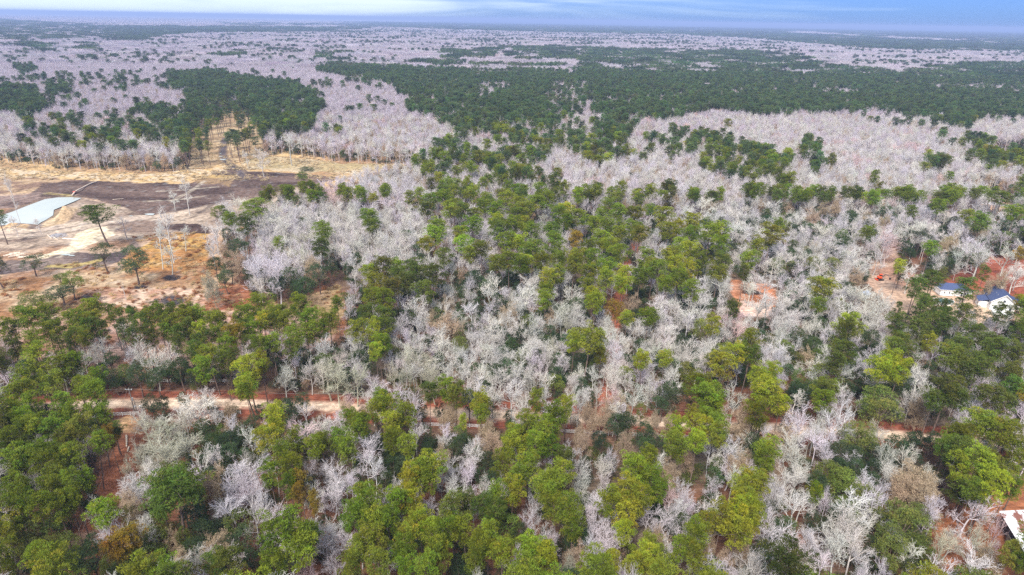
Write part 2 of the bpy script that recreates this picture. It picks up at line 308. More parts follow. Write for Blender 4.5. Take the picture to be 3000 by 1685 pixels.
sp_ = (vnoise(X1*1.0, Y1*1.0, 2.2, 61)[ci_] > .80); col[ci_[sp_]] *= .55; sp_ = (vnoise(X1, Y1, 2.6, 62)[ci_] > .84); col[ci_[sp_]] = col[ci_[sp_]]*.85+.07
Z1 = np.zeros(len(X1)); Z1[near] += (n1[near]-.5)*.5+(n3[near]-.5)*.3
def hump(u, v, ru, hgt):
    p = P2(u, v); d = np.hypot(X1-p[0], Y1-p[1]); r = ru*np.hypot(p[0], p[1])/F*1.05
    return hgt*np.clip(1-(d/r)**2, 0, 1)**1.3*(.7+.6*n3)
for a in ((225,632,32,5.5),(190,640,26,4),(60,667,38,2.2),(30,668,22,1.8),(275,690,34,1.2),(560,668,34,1.6),(600,672,22,1.4),(520,664,24,1.2),(505,812,14,.9),(330,760,40,.8)): Z1 += hump(*a)
def poly_sd(x, y, poly):
    return dist_line(x, y, np.vstack([poly, poly[:1]]))*np.where(inpoly(x, y, poly), -1, 1)
pn = np.where(near & (Y1 > 300))[0]; sd_ = poly_sd(X1[pn], Y1[pn], pondw)
t = np.clip((5-sd_)/7, 0, 1); Z1[pn] = Z1[pn]*(1-t)-2.3*t
bank = (sd_ > -3) & (sd_ < 5); col[pn[bank]] = col[pn[bank]]*.4+C(.13, .09, .07)*.6*(.6+.8*n3[pn[bank]][:, None])
nx, ny = len(xs), len(ys); I = np.arange(nx*ny).reshape(ny, nx)
quads = np.stack([I[:-1, :-1].ravel(), I[:-1, 1:].ravel(), I[1:, 1:].ravel(), I[1:, :-1].ravel()], 1)
mg = bpy.data.materials.new('bare_earth_and_grass'); mg.use_nodes = True; t = mg.node_tree; b = t.nodes['Principled BSDF']; b.inputs['Roughness'].default_value = .95; b.inputs['Specular IOR Level'].default_value = .1
a = t.nodes.new('ShaderNodeAttribute'); a.attribute_name = 'var'; c = t.nodes.new('ShaderNodeTexCoord')
n = t.nodes.new('ShaderNodeTexNoise'); n.inputs['Scale'].default_value = .45; n.inputs['Detail'].default_value = 9; n.inputs['Roughness'].default_value = .72; t.links.new(c.outputs['Object'], n.inputs['Vector'])
n_b = t.nodes.new('ShaderNodeTexNoise'); n_b.inputs['Scale'].default_value = 1.1; n_b.inputs['Detail'].default_value = 6
q_ = t.nodes.new('ShaderNodeMapping'); q_.inputs['Scale'].default_value = (.25, 1.2, 1); q_.inputs['Rotation'].default_value = (0, 0, R(-14)); t.links.new(c.outputs['Object'], q_.inputs[0]); t.links.new(q_.outputs[0], n_b.inputs['Vector'])
r1 = t.nodes.new('ShaderNodeMapRange'); r1.inputs[1].default_value = .3; r1.inputs[2].default_value = .7; r1.inputs[3].default_value = .45; r1.inputs[4].default_value = 1.55; t.links.new(n.outputs[0], r1.inputs[0])
r2 = t.nodes.new('ShaderNodeMapRange'); r2.inputs[1].default_value = .3; r2.inputs[2].default_value = .7; r2.inputs[3].default_value = .62; r2.inputs[4].default_value = 1.38; t.links.new(n_b.outputs[0], r2.inputs[0])
m1 = t.nodes.new('ShaderNodeMath'); m1.operation = 'MULTIPLY'; t.links.new(r1.outputs[0], m1.inputs[0]); t.links.new(r2.outputs[0], m1.inputs[1])
vm = t.nodes.new('ShaderNodeVectorMath'); vm.operation = 'SCALE'; t.links.new(a.outputs['Color'], vm.inputs[0]); t.links.new(m1.outputs[0], vm.inputs['Scale']); t.links.new(vm.outputs[0], b.inputs['Base Color'])
bp = t.nodes.new('ShaderNodeBump'); bp.inputs['Strength'].default_value = .6; bp.inputs['Distance'].default_value = .5; t.links.new(n.outputs[0], bp.inputs['Height']); t.links.new(bp.outputs[0], b.inputs['Normal'])
ground = link('ground', np_mesh('ground', np.stack([X1, Y1, Z1], 1), quads, mg, var=col, smooth=True)); ground['kind'] = 'structure'
mw = mat('milky_pond_water', (.36, .38, .36), rough=.16, spec=.6, nscale=.03, col2=(.43, .44, .43))
pc = pondw.mean(0); big = pc+(pondw-pc)*1.12
m_ = MB(); m_.poly([(p[0], p[1], -.85) for p in big]); o = m_.build('pond_water', mw); o['kind'] = 'structure'
for k, (uu, vv, ru, rv) in enumerate(((653,468,9,2.2),(646,459,6,1.6),(646,451,3,.9),(671,406,6,1.5),(440,629,14,2.6),(194,747,14,2.6),(211,750,9,1.6),(384,634,6,1))):
    m_ = MB(); m_.poly([(*P2(uu+ru*math.cos(a)*(1+.2*math.sin(3*a+k)), vv+rv*math.sin(a))[:2], .30) for a in np.linspace(0, 6.28, 19)[:-1]])
    o = m_.build('puddle', mw); o['kind'] = 'structure'
# ------------------------------------------------------------------ tree shapes
def unit(v): return v/np.maximum(np.linalg.norm(v, axis=-1, keepdims=True), 1e-9)
def tubes(A, B, ra, rb, k=3):
    """open tapered tubes for segments A->B"""
    A = np.asarray(A, float); B = np.asarray(B, float); n = len(A); d = unit(B-A); ref = np.where(np.abs(d[:, 2:3]) > .9, [[1., 0, 0]], [[0, 0, 1.]])
    a = unit(np.cross(d, ref)); b = np.cross(d, a); th = 2*np.pi*np.arange(k)/k
    o = a[:, None]*np.cos(th)[None, :, None]+b[:, None]*np.sin(th)[None, :, None]
    V = np.concatenate([A[:, None]+o*np.asarray(ra)[:, None, None], B[:, None]+o*np.asarray(rb)[:, None, None]], 1).reshape(-1, 3)
    j = np.arange(k); q = np.stack([j, (j+1) % k, k+(j+1) % k, k+j], 1)
    return V, (q[None]+(np.arange(n)*2*k)[:, None, None]).reshape(-1, 4)
def leaves(Cn, Rad, n, L_, W_, g, upb=.35, shell=.55, flat=.7, quad=False):
    """n blades round each cluster centre, standing on the cluster's rounded surface"""
    m = len(Cn); d = unit(g.normal(size=(m, n, 3))+[0, 0, upb]); rr = (shell+(1-shell)*g.random((m, n, 1)))
    P = Cn[:, None]+d*rr*Rad[:, None, None]*[1, 1, flat]
    ax = unit(d+g.normal(size=d.shape)*.55+[0, 0, .25]); sd = unit(np.cross(ax, g.normal(size=d.shape))); l = L_*(.7+.6*g.random((m, n, 1))); w_ = W_*(.7+.6*g.random((m, n, 1)))
    if quad:
        V = np.stack([P-sd*w_/2, P+ax*l*.5-sd*w_*.1+sd*w_*.0, P+ax*l, P+sd*w_/2+ax*l*.4], 2).reshape(-1, 3); Fc = np.arange(m*n*4).reshape(-1, 4)
    else:
        V = np.stack([P-sd*w_/2, P+sd*w_/2, P+ax*l], 2).reshape(-1, 3); Fc = np.arange(m*n*3).reshape(-1, 3)
    return V, Fc, n*(4 if quad else 3)
def trunk_pts(h, g, bend=.5):
    z = np.linspace(0, h, 7); a = g.random()*6.28; s = np.sin(z/h*2.5)*bend
    return np.stack([s*math.cos(a), s*math.sin(a), z], 1)
def pine(seed, h=22., cz=10., rad=4.2, dens=1.0, sparse=0, nl=22):
    g = np.random.default_rng(seed); tp = trunk_pts(h-1.2, g); at = lambda z: np.array([np.interp(z, tp[:, 2], tp[:, k]) for k in range(3)])
    TV, TF = tubes(tp[:-1], tp[1:], np.linspace(.30, .10, 6), np.linspace(.26, .05, 6), 6)
    cen, cr, SA, SB, sa, sb = [], [], [], [], [], []
    for i in range(nl):
        f = (i+.5)/nl; z = cz+(h-.8-cz)*f**.85; az = i*2.4+g.random()*.9
        prof = (math.sin(min(1, (f+.18)/.62)*math.pi/2) if f < .44 else math.sqrt(max(.02, 1-((f-.44)/.62)**2)))
        l = rad*prof*(.60+.5*g.random()); rise = .15+.75*f
        d = np.array([math.cos(az), math.sin(az), rise*.55]); A = at(z-.5*l*.3); Bp = A+d*l
        SA.append(A); SB.append(Bp); sa.append(.09); sb.append(.03)
        k = max(2, int(round(l/1.25))) if not sparse else 2
        for j in range(k):
            q = 1-j*.27 if not sparse else 1-j*.35
            if q < .22: continue
            s = g.normal(size=3)*[.55, .55, .32]*min(1.4, l/3)
            cen.append(A+(Bp-A)*q+s); cr.append((.85+.55*g.random())*(1.05-.1*j))
    for j in range(5): cen.append(at(h)+g.normal(size=3)*[.7, .7, .35]+[0, 0, -.2]); cr.append(.8+.3*g.random())
    cen = np.array(cen); cr = np.array(cr); n = int(95*dens)
    LV, LF, per = leaves(cen, cr, n, .52, .17, g, upb=.6, shell=.66, flat=.62)
    var = .68+.72*g.random((len(cen), 1)); var = np.concatenate([var*(1+.10*g.normal(size=(len(cen), 1))), var, var*(.85+.3*g.random((len(cen), 1)))], 1)
    LVAR = np.repeat(var, per, 0); BV, BF = tubes(np.array(SA), np.array(SB), np.array(sa), np.array(sb), 3)
    return dict(trunk=(np.concatenate([TV, BV]), np.concatenate([TF, BF+len(TV)])), leaf=(LV, LF, LVAR), twig=None)
def broadleaf(seed, h=14., rad=5.5, lobes=9, cz=.52, size=.42, nc=150, n=34):
    g = np.random.default_rng(seed); tp = trunk_pts(h*.6, g, .6); TV, TF = tubes(tp[:-1], tp[1:], np.linspace(.36, .16, 6), np.linspace(.32, .12, 6), 6)
    lc = [np.array([0, 0, h*.72])]; lr = [rad*.62]
    for i in range(lobes):
        a = i*2.4+g.random(); r = rad*(.35+.33*g.random()); lc.append(np.array([math.cos(a)*r, math.sin(a)*r, h*(.42+.36*g.random())])); lr.append(rad*(.30+.22*g.random()))
    lc = np.array(lc); lr = np.array(lr); w_ = lr**2/sum(lr**2); pick = g.choice(len(lc), nc, p=w_)
    d = unit(g.normal(size=(nc, 3))+[0, 0, .5]); cen = lc[pick]+d*(lr[pick]*(.78+.3*g.random(nc)))[:, None]*[1, 1, .85]
    ins = (np.linalg.norm((cen[:, None]-lc[None])/[1, 1, .85], axis=2) < lr[None]*.72).any(1); cen = cen[~ins]; cr = .62+.45*g.random(len(cen))
    LV, LF, per = leaves(cen, cr, n, size, size*.62, g, upb=.5, shell=.6, flat=.7, quad=True)
    b = .72+.55*g.random((len(cen), 1)); var = np.concatenate([b*(1+.08*g.normal(size=b.shape)), b, b*(.8+.4*g.random(b.shape))], 1)
    A = np.tile(tp[4], (len(lc), 1)); BV, BF = tubes(A, lc, np.full(len(lc), .16), np.full(len(lc), .06), 4)
    return dict(trunk=(np.concatenate([TV, BV]), np.concatenate([TF, BF+len(TV)])), leaf=(LV, LF, np.repeat(var, per, 0)), twig=None)
def bare(seed, h=18., rad=4.8, fork=.42, lead=7, sub=7, tw=7, fine=4, thick=1.0, spread=.62, upright=.55, fuzz=0.0, trunk_r=.24):
    g = np.random.default_rng(seed); S = []      # (A, B, ra, rb, level)
    tp = trunk_pts(h*fork, g, .5)
    for a, b, r1_, r2_ in zip(tp[:-1], tp[1:], np.linspace(trunk_r, trunk_r*.72, 6), np.linspace(trunk_r*.95, trunk_r*.66, 6)): S.append((a, b, r1_, r2_, 0))
    def grow(A, d, l, r, lv, nseg):
        pts = [A]; dd = d
        for i in range(nseg):
            dd = unit(dd+g.normal(size=3)*.16+np.array([0, 0, .10])); B = pts[-1]+dd*l/nseg; ra = r*(1-.62*i/nseg); rb = r*(1-.62*(i+1)/nseg)
            S.append((pts[-1], B, ra, rb, lv)); pts.append(B)
        return pts, dd
    def side(d, ang):
        p = unit(np.cross(d, g.normal(size=3))); return unit(d*math.cos(ang)+p*math.sin(ang))
    hh = h*(1-fork)
    for i in range(lead):
        az = i*2.4+g.random()*.8; f = (i+.5)/lead; phi = R(8+spread*95*f**.85)
        st = tp[-1] if i < lead*.6 else tp[max(3, 6-(i % 3)-1)]
        d = np.array([math.cos(az)*math.sin(phi), math.sin(az)*math.sin(phi), math.cos(phi)]); l = .80*(.85+.3*g.random())/math.sqrt((math.sin(phi)/rad)**2+(math.cos(phi)/hh)**2)
        p1, d1 = grow(st, d, l, .125*thick, 1, 4)
        for j in range(sub):
            q = .22+.78*(j+.5)/sub; k = min(3, int(q*4)); P = p1[k]+(p1[k+1]-p1[k])*(q*4-k); d2 = side(unit(p1[k+1]-p1[k]), R(34+26*g.random())); d2 = unit(d2+[0, 0, .16])
            l2 = l*(.56-.28*q)*(.75+.5*g.random())+.5; p2, _ = grow(P, d2, l2, .068*thick, 2, 3)
            for m in range(tw):
                q2 = .15+.85*(m+.5)/tw; k2 = min(2, int(q2*3)); P2_ = p2[k2]+(p2[k2+1]-p2[k2])*(q2*3-k2); d3 = unit(side(unit(p2[k2+1]-p2[k2]), R(32+32*g.random()))+[0, 0, .10])
                l3 = l2*(.50-.25*q2)*(.7+.6*g.random())+.35; p3, _ = grow(P2_, d3, l3, .040*thick, 3, 2)
                for e in range(fine):
                    q3 = .3+.7*(e+.5)/fine; k3 = min(1, int(q3*2)); P3 = p3[k3]+(p3[k3+1]-p3[k3])*(q3*2-k3); d4 = side(unit(p3[k3+1]-p3[k3]), R(25+35*g.random()))
                    S.append((P3, P3+d4*(.3+.45*g.random()), .024*thick, .012*thick, 4))
    lv = np.array([s[4] for s in S]); A = np.array([s[0] for s in S]); B = np.array([s[1] for s in S]); ra = np.array([s[2] for s in S]); rb = np.array([s[3] for s in S])
    # fit the spread to rad
    ext = np.percentile(np.hypot(B[lv > 2][:, 0], B[lv > 2][:, 1]), 96); f = rad/ext
    for M in (A, B): M[:, :2] *= f
    top = np.percentile(B[lv > 2][:, 2], 99); fz = h/top
    for M in (A, B): M[:, 2] *= fz
    t0 = lv == 0; TV, TF = tubes(A[t0], B[t0], ra[t0], rb[t0], 7)
    TWV, TWF = tubes(A[~t0], B[~t0], ra[~t0], rb[~t0], 3)
    br = (.88+.24*g.random((int((~t0).sum()), 1))); var = np.repeat(np.concatenate([br, br*.99, br], 1), 6, 0)
    leaf = None
    if fuzz:
        tips = B[lv == 4]; pk = tips[g.random(len(tips)) < fuzz]; LV, LF, per = leaves(pk, np.full(len(pk), .28), 4, .30, .13, g, quad=False)
        vv = .75+.5*g.random((len(pk), 1)); leaf = (LV, LF, np.repeat(np.concatenate([vv, vv, vv], 1), per, 0))
    return dict(trunk=(TV, TF), leaf=leaf, twig=(TWV, TWF, var), pale=True)
def mesh_full(name, d):
    V, Fs, mi, var, off = [], [], [], [], 0
    tm = 1 if d.get('pale') else 0
    V.append(d['trunk'][0]); Fs.append(d['trunk'][1]); mi.append(np.full(len(d['trunk'][1]), tm)); var.append(np.full((len(d['trunk'][0]), 3), .85)); off += len(d['trunk'][0])
    for key, m in (('leaf', 2), ('twig', 1)):
        if d.get(key) is not None:
            v, f, c = d[key]; V.append(v); Fs.append(f+off); mi.append(np.full(len(f), m)); var.append(c); off += len(v)
    return np_mesh(name, np.concatenate(V), Fs, [M_bark, M_twig, M_leaf], np.concatenate(mi), np.clip(np.concatenate(var), 0, 2))
def mesh_parts(name, d):
    tv = np.full((len(d['trunk'][0]), 3), .85)
    tr = np_mesh(name+'_trunk', d['trunk'][0], d['trunk'][1], M_twig if d.get('pale') else M_bark, var=tv)
    V, Fs, mi, var, off = [], [], [], [], 0
    for key, m in (('leaf', 0), ('twig', 1)):
        if d.get(key) is not None:
            v, f, c = d[key]; V.append(v); Fs.append(f+off); mi.append(np.full(len(f), m)); var.append(c); off += len(v)
    return tr, np_mesh(name+'_crown', np.concatenate(V), Fs, [M_leaf, M_twig], np.concatenate(mi), np.clip(np.concatenate(var), 0, 2))
# family -> list of (data, h, rad)
FAM = {
 'pine': [(pine(10+i, h=22, cz=c, rad=4.3), 22, 4.3) for i, c in enumerate((13, 14.2, 13.6, 15, 12.5, 14.5, 13.2, 15.2))],
 'thinpine': [(pine(30+i, h=22, cz=13.5, rad=3.6, nl=15, sparse=1), 22, 3.6) for i in range(4)],
 'oak': [(broadleaf(50+i, h=14, rad=5.2, lobes=8+i), 14, 5.2) for i in range(5)],
 'bare': [(bare(70+i, h=16, rad=4.6, fork=(.44, .5, .40, .52, .46, .42, .36, .56, .48)[i], lead=(7, 6, 8, 5, 7, 9, 6, 4, 8)[i], sub=7, tw=6, fine=3, spread=(.72, .62, .78, .5, .7, .6, .85, .45, .9)[i], thick=(.9, 1.0, .85, 1.05, .95, .75, 1.0, 1.0, .7)[i]), 16, 4.6) for i in range(9)],
 'tall': [(bare(90+i, h=20, rad=3.4, fork=.58, lead=6, sub=6, tw=6, fine=3, spread=.6, trunk_r=.2), 20, 3.4) for i in range(3)],
 'bud': [(bare(110+i, h=15, rad=5.0, fork=.36, lead=10, sub=8, tw=8, fine=5, thick=.75, spread=.85, fuzz=.55), 15, 5.0) for i in range(3)],
 'snag': [(bare(130, h=12, rad=2.4, fork=.6, lead=3, sub=2, tw=2, fine=1, thick=1.6, spread=.5), 12, 2.4)],
 'bush': [(broadleaf(140+i, h=4.2, rad=2.6, lobes=5, nc=46, n=30, size=.36), 4.2, 2.6) for i in range(3)],
}
# ------------------------------------------------------------------ crowns read off the picture, tile by tile: x,y,r in tile pixels (2.575 per photo pixel)
# P mid pine  Y yellow-green pine  D dark pine  G golden pine  N thin pine | O dark evergreen  Q olive evergreen | B white bare  L lilac bare  R rosy bare  M mossy bare  T tan budding | S brush
TREES = {
(0,562): {
 'P': "1930 110 110,1740 250 60,2440 300 80,60 1060 90,190 990 110,250 1100 90,390 940 90,370 1050 80,540 960 80,600 1060 70,700 910 85,740 1010 80,650 1130 60,1100 960 60,1190 900 70,1280 980 80,1240 1050 60,1400 900 70,1400 1000 80,1500 930 80,1620 980 80,1640 1080 60,1440 1070 60,1860 960 80,1900 1050 80,1930 880 100,2080 950 80,2170 1000 80,2290 890 80,2330 960 80,2230 1090 90,2350 1080 80,2480 970 80,2540 850 50,2450 1060 60,300 1290 120,560 1320 110,430 1380 100,740 1430 60,150 1400 90,1600 1200 100,1560 1340 90,1700 1180 80,1960 1180 70,2060 1130 70",
 'D': "1850 240 80,80 1180 90,50 1320 80,1780 1300 70,2420 420 80,1690 1280 70,1470 1230 70",
 'N': "890 930 50,985 890 40,1000 960 45,1290 890 50,1340 1060 50,1100 1080 50,500 1120 45,1330 1150 50,430 1150 50,1480 1150 55,1880 1140 55,2180 1180 55",
 'Y': "1500 1060 70,2000 1000 70,1880 1330 120,1970 1280 70,2100 410 45", 'G': "1760 1090 80",
 'O': "1780 420 100,2010 270 60,2450 470 90,2280 250 50,2180 640 120,2300 700 120,1880 600 60,1700 640 70,1950 640 70,2080 700 90,2400 620 90,2500 560 70,1040 1380 90,830 1260 60,1360 1330 90,1480 1400 80,2060 1250 90,2290 1240 80,1180 1400 70,1260 1350 70,1620 540 60,1730 560 70,2130 60 50,2400 170 60,1720 330 60",
 'B': "1840 320 70,1890 190 60,1950 240 70,2060 220 80,2120 140 80,2230 150 80,2050 110 60,2180 60 70,2300 60 70,2340 150 70,2420 80 80,2520 130 70,2560 40 60,2480 220 70,2350 230 60,2540 250 60,1990 330 80,2100 320 90,2020 430 80,2140 260 80,2210 200 80,2370 300 50,900 1020 80,990 1010 70,1860 1220 90,2130 1350 70,2440 1180 70,2330 1320 60,1240 1200 80,1150 1250 90,1080 1180 80,700 1160 60,2420 1330 50,1650 190 50,1760 190 50,1700 120 60,1790 70 60,2250 330 60,2560 400 60",
 'L': "1950 560 110,2110 540 120,1880 480 70,750 1080 60,2090 1110 60,1690 70 60,1620 320 50,1600 420 50", 'T': "2350 560 100,1780 530 80,560 1170 80,2180 470 60,1700 440 60", 'M': "2280 360 80,2290 450 70,2470 1310 110,2540 1400 90",
},
(1000,562): {
 'P': "770 60 70,680 60 60,860 100 80,1080 90 90,980 30 60,1250 60 80,1180 150 70,1480 80 90,1400 150 80,1560 60 70,1330 180 70,2020 90 70,2080 190 70,2230 150 90,720 240 90,820 180 70,700 330 80,980 240 90,900 300 60,1010 170 60,1300 270 90,1440 300 80,1580 300 70,1790 210 110,1700 220 60,1900 250 90,2000 280 80,1950 170 50,2460 300 90,2330 130 50,210 180 80,230 240 70,930 390 80,1240 400 80,1060 440 90,1450 440 100,1600 420 80,1860 430 60,2050 420 90,2110 500 80,2260 360 80,2300 480 70,1500 540 90,1270 560 80,1160 560 70,1650 510 70,1750 580 80,1880 600 80,2000 580 80,1640 620 70,2250 660 90,2400 620 90,2540 660 80,2440 730 70,2560 400 70,2350 560 80,420 560 70,240 700 90,230 820 80,330 850 90,150 1060 90,330 1180 60,2310 930 80,1530 820 70,1540 740 60,1840 1130 130,1750 1100 90,1350 560 80,1900 500 80,1780 480 80,2180 290 80,1330 90 70,1640 170 70,2480 480 80,2100 340 70,1990 690 70,1860 690 70",
 'D': "560 620 130,700 680 100,330 600 100,360 720 100,420 650 80,300 950 90,340 1010 80,900 180 80,640 160 70,780 520 70,620 740 80,500 720 80,1200 300 80,200 940 70",
 'Y': "1690 120 70,1160 240 60,1380 250 60,2420 200 80,2540 270 50,640 390 60,960 470 60,1340 370 80,1950 360 90,1380 520 80,220 610 70,1560 640 70,2150 630 90,2100 720 80,2520 560 80,240 1040 80,290 1120 70,270 1240 60,1900 870 80,1900 770 70,2150 960 60,1950 1270 50,2430 1290 60,2260 1310 70", 'G': "1770 370 60,2060 900 70",
 'O': "560 460 60,610 510 60,490 330 80,990 660 90,900 700 60,1170 840 80,1060 900 50,1250 690 50,1380 920 60,1350 1090 50,1030 970 40,1900 1200 100,1230 1100 60,1620 1370 70,1640 1290 70,1860 60 60,1080 700 70,1150 770 60,1280 1150 60,1580 1060 60,720 1260 60,1380 1330 50,900 1300 60,2380 1250 60,1480 1250 60,640 1130 50,2240 940 60,620 1300 60,380 470 60,120 500 60,540 180 60,60 560 60",
 'B': "2010 1100 80,2035 1010 60,1990 1260 70,2020 1340 70,80 150 60,150 110 60,330 180 70,450 230 80,60 360 70,110 400 60,270 340 80,360 360 80,450 330 70,560 250 60,440 430 60,460 480 50,620 180 30,520 160 60,20 230 60,160 260 60,380 250 60,60 260 60,520 320 60,1100 190 50,1160 360 40,1150 440 50,1640 280 40,1570 230 50,2050 200 40,2300 240 50,1620 530 40,1460 450 40,1690 580 40,780 490 60,770 550 50,800 740 50,960 770 60,1160 680 80,1400 760 110,1350 830 80,1440 690 70,570 860 90,770 860 50,860 940 50,440 1130 50,700 1080 80,760 1130 90,880 1170 70,1120 1000 80,1100 1110 60,1260 980 60,1440 1000 90,1670 890 100,1730 760 80,1750 940 70,1850 980 70,1340 1200 80,1440 1180 80,1500 1120 70,1560 1200 50,1130 1220 80,1020 1200 60,950 1250 70,1090 1330 80,1000 1370 70,1200 1390 80,1330 1380 80,1450 1400 70,1200 1290 60,560 1330 60,830 1260 60,800 1370 70,110 1160 90,30 1200 40,1990 1030 40,2070 1080 80,2160 1300 60,2060 1340 80,2530 860 60,2400 850 50,2230 1040 80,2330 1110 80,2460 1030 80,2540 1090 50,2380 1180 70,2490 1170 60,2250 1150 60,2160 1180 50,1780 1330 60,1740 1420 50,2070 1430 60,2340 1390 60,2500 1380 60,2560 1290 50,2160 1400 60,1900 1390 60,2000 1180 50,920 1390 60,1270 1220 60,1060 1100 60,1350 1010 60,1540 1420 60,1620 980 60,2420 950 50,2300 1230 50",
 'L': "40 60 60,150 50 70,250 60 70,350 100 70,430 60 60,500 60 50,200 140 60,2390 460 80,490 930 50,980 890 65,530 1080 75,230 1410 50,2080 1230 70,2060 1160 60,2440 810 80,2380 60 60,2470 80 60,2540 130 60,2120 30 60,2250 30 60", 'R': "2100 1300 50", 'T': "780 410 60,920 630 45,640 850 70,810 840 60,800 1010 130,1240 920 80,1580 960 60,2180 830 80,700 960 60,880 1050 60,860 290 35",
 'M': "600 1230 110,500 1280 80,640 1350 80,470 1400 70,700 1400 70,100 1370 90,1620 1130 50,1700 1000 40,400 1350 60",
},
(2000,562): {
 'P': "90 330 90,200 340 80,120 520 80,300 400 80,60 720 90,650 340 110,560 420 60,720 250 50,1430 60 60,1730 150 50,1930 120 70,2250 220 90,1860 450 60,1400 310 60,1050 760 110,1030 860 60,520 1140 90,260 610 80,2150 190 60,1700 20 70,2030 30 60,2400 60 90,2500 170 80",
 'Y': "60 230 80,300 320 80,60 480 90,40 590 80,500 500 75,200 1010 90,1240 980 110,370 1230 110,300 1340 110,560 1380 90,670 1380 70,1560 1270 80,1480 1340 120,1620 1350 90,1860 1140 60,2560 860 60,1640 550 50",
 'D': "1890 865 60,1985 885 55,1800 860 45,300 520 80,380 880 60,1250 1250 100,1090 1260 90,1640 1010 80,1830 900 90,1900 1000 100,2000 960 90,1650 1130 70,1700 1220 80,1980 1290 120,2100 1340 120,2250 1330 130,2400 1200 110,2300 1130 90,2200 1060 80,1600 1200 90,480 1280 90,250 1280 80,2100 1180 90,2500 1230 100,1240 1080 80,2500 1380 100,1780 1060 80,2100 950 70",
 'N': "1760 700 70,1890 650 70,1640 850 30,2190 730 90,470 590 40,2270 620 40,2520 1060 60,2400 930 60", 'G': "2540 490 40",
 'O': "850 100 70,330 60 50,1540 150 80,1270 200 60,1260 290 50,2440 230 60,1200 370 80,1780 370 110,1690 430 70,1640 620 60,1380 630 40,840 600 60,830 700 60,870 870 60,620 1010 60,700 980 40,1050 1080 100,1000 1160 90,930 1140 80,1430 1110 90,1330 1060 60,2000 540 50,1780 1130 60,1750 960 80,2480 900 60,2200 900 60,480 90 60,640 180 60,1480 20 60,960 590 50,750 120 50,2550 300 60,2050 230 50,130 420 50,2330 960 70",
 'Q': "980 570 80,1130 560 80,130 1040 80,1150 1160 100,880 1390 60,1100 1390 150,930 460 50,1190 340 60,2430 350 90,2250 520 70",
 'B': "60 60 70,150 100 80,30 140 60,240 160 80,600 40 60,680 110 60,760 60 70,400 170 70,470 270 70,420 350 60,580 270 50,540 180 50,700 190 40,690 500 60,800 470 60,930 330 60,910 260 50,1050 280 60,1130 280 80,1100 390 70,1040 540 80,1250 80 60,1330 50 50,1350 130 70,1300 460 100,1330 560 80,1240 540 60,1220 620 50,1480 450 60,1740 280 80,1830 250 80,1990 170 60,2340 270 50,2460 450 80,2530 590 70,2440 590 40,1730 570 70,1930 570 30,2080 540 25,620 660 80,560 620 60,520 680 60,740 600 50,900 690 90,1000 680 90,1100 670 90,950 720 60,1200 700 80,1290 760 90,1400 790 100,1480 830 100,1250 850 90,1160 830 70,1380 900 90,1500 910 90,1560 850 50,1450 970 60,640 850 110,760 810 80,730 880 80,680 930 60,570 870 60,120 720 80,200 690 60,80 820 90,160 850 80,280 720 70,330 650 50,290 820 50,40 900 70,520 1030 70,780 1000 100,850 960 70,730 1060 70,980 990 60,60 1160 80,150 1200 90,220 1140 70,100 1270 90,180 1280 60,20 1240 40,700 1150 60,1510 1110 60,1780 1240 50,1790 1380 70,2330 1050 40,2470 1080 60,980 1370 50,1090 1310 30,2110 990 50,1340 980 60,1900 280 60,2140 230 60,2560 420 50,1020 410 60,870 180 60,960 100 60,1430 220 50,1640 100 60,1500 90 60,2300 40 50,1330 320 50,870 780 60,960 860 60,450 440 50,380 270 60,290 100 70",
 'L': "400 50 70,520 50 60,330 200 50,740 420 80,1210 240 60,1700 100 70,1850 140 70,2080 180 60,1960 90 50,2230 430 110,1500 1170 40,650 1240 50,720 1190 80,750 1260 60,2540 1320 50,1780 60 60,2200 60 60", 'R': "1560 390 80,1550 320 60,330 950 60,430 1010 70,440 930 50",
 'T': "1060 130 70,1160 130 60,970 190 70,1390 210 60,1520 230 50,990 430 50,1330 400 40,2010 380 70,2230 300 80,1300 640 60,2370 660 80,950 1250 50,900 1230 40,1720 1190 50,1180 60 50",
},
(0,1123): {
 'P': "200 80 70,370 60 100,620 60 90,750 90 130,450 180 100,250 190 90,60 160 100,60 300 100,180 280 90,290 330 110,160 400 100,420 310 110,560 260 100,640 350 110,500 430 100,680 450 90,740 320 80,60 480 100,200 530 100,340 480 90,600 560 100,420 560 80,120 650 120,300 680 120,480 720 100,620 680 90,80 800 110,240 830 110,400 820 100,560 800 100,120 980 110,280 980 110,430 930 100,520 900 80,60 1120 100,2090 580 100,2050 700 90,2180 650 110,2230 460 70,2380 510 90,2550 440 70,2180 770 80,2130 1170 200,2230 1290 170,2050 1330 120,2330 1180 90,100 1340 120,2430 430 60,120 200 70",
 'Y': "760 970 130,1860 70 90,2090 260 100,2010 460 100,2080 370 80,110 100 70,300 1350 110", 'D': "1290 800 230,1740 1350 130,1600 1390 110,1330 700 130,1230 900 130", 'G': "880 1220 90,1000 1150 80,850 1280 80,2270 780 70,2240 860 50,2380 940 50,830 400 50",
 'O': "1130 150 75,1230 150 50,1220 220 80,640 890 90,1480 1010 140,1540 1140 110,1470 1260 120,700 1310 130,620 1380 100,1850 1180 120,1760 1250 100,1900 1330 80,1640 1090 80,1850 370 100,1750 450 100,1900 280 60,2240 180 100,2300 120 60,2150 180 80,1700 520 100,1600 450 80,1550 600 80,1550 350 70,1850 560 70,1390 120 50,560 1330 80,1700 620 70,1400 600 60,1960 210 60,1480 890 80,1580 720 70",
 'Q': "260 1150 150,420 1120 110,380 1240 110,180 1250 120,500 1250 100,1180 1180 130,1240 1080 100,1080 1280 120,960 1380 120,860 1400 90,1150 1390 100,1780 1050 120,1000 1000 70,1680 370 50,1400 1180 80",
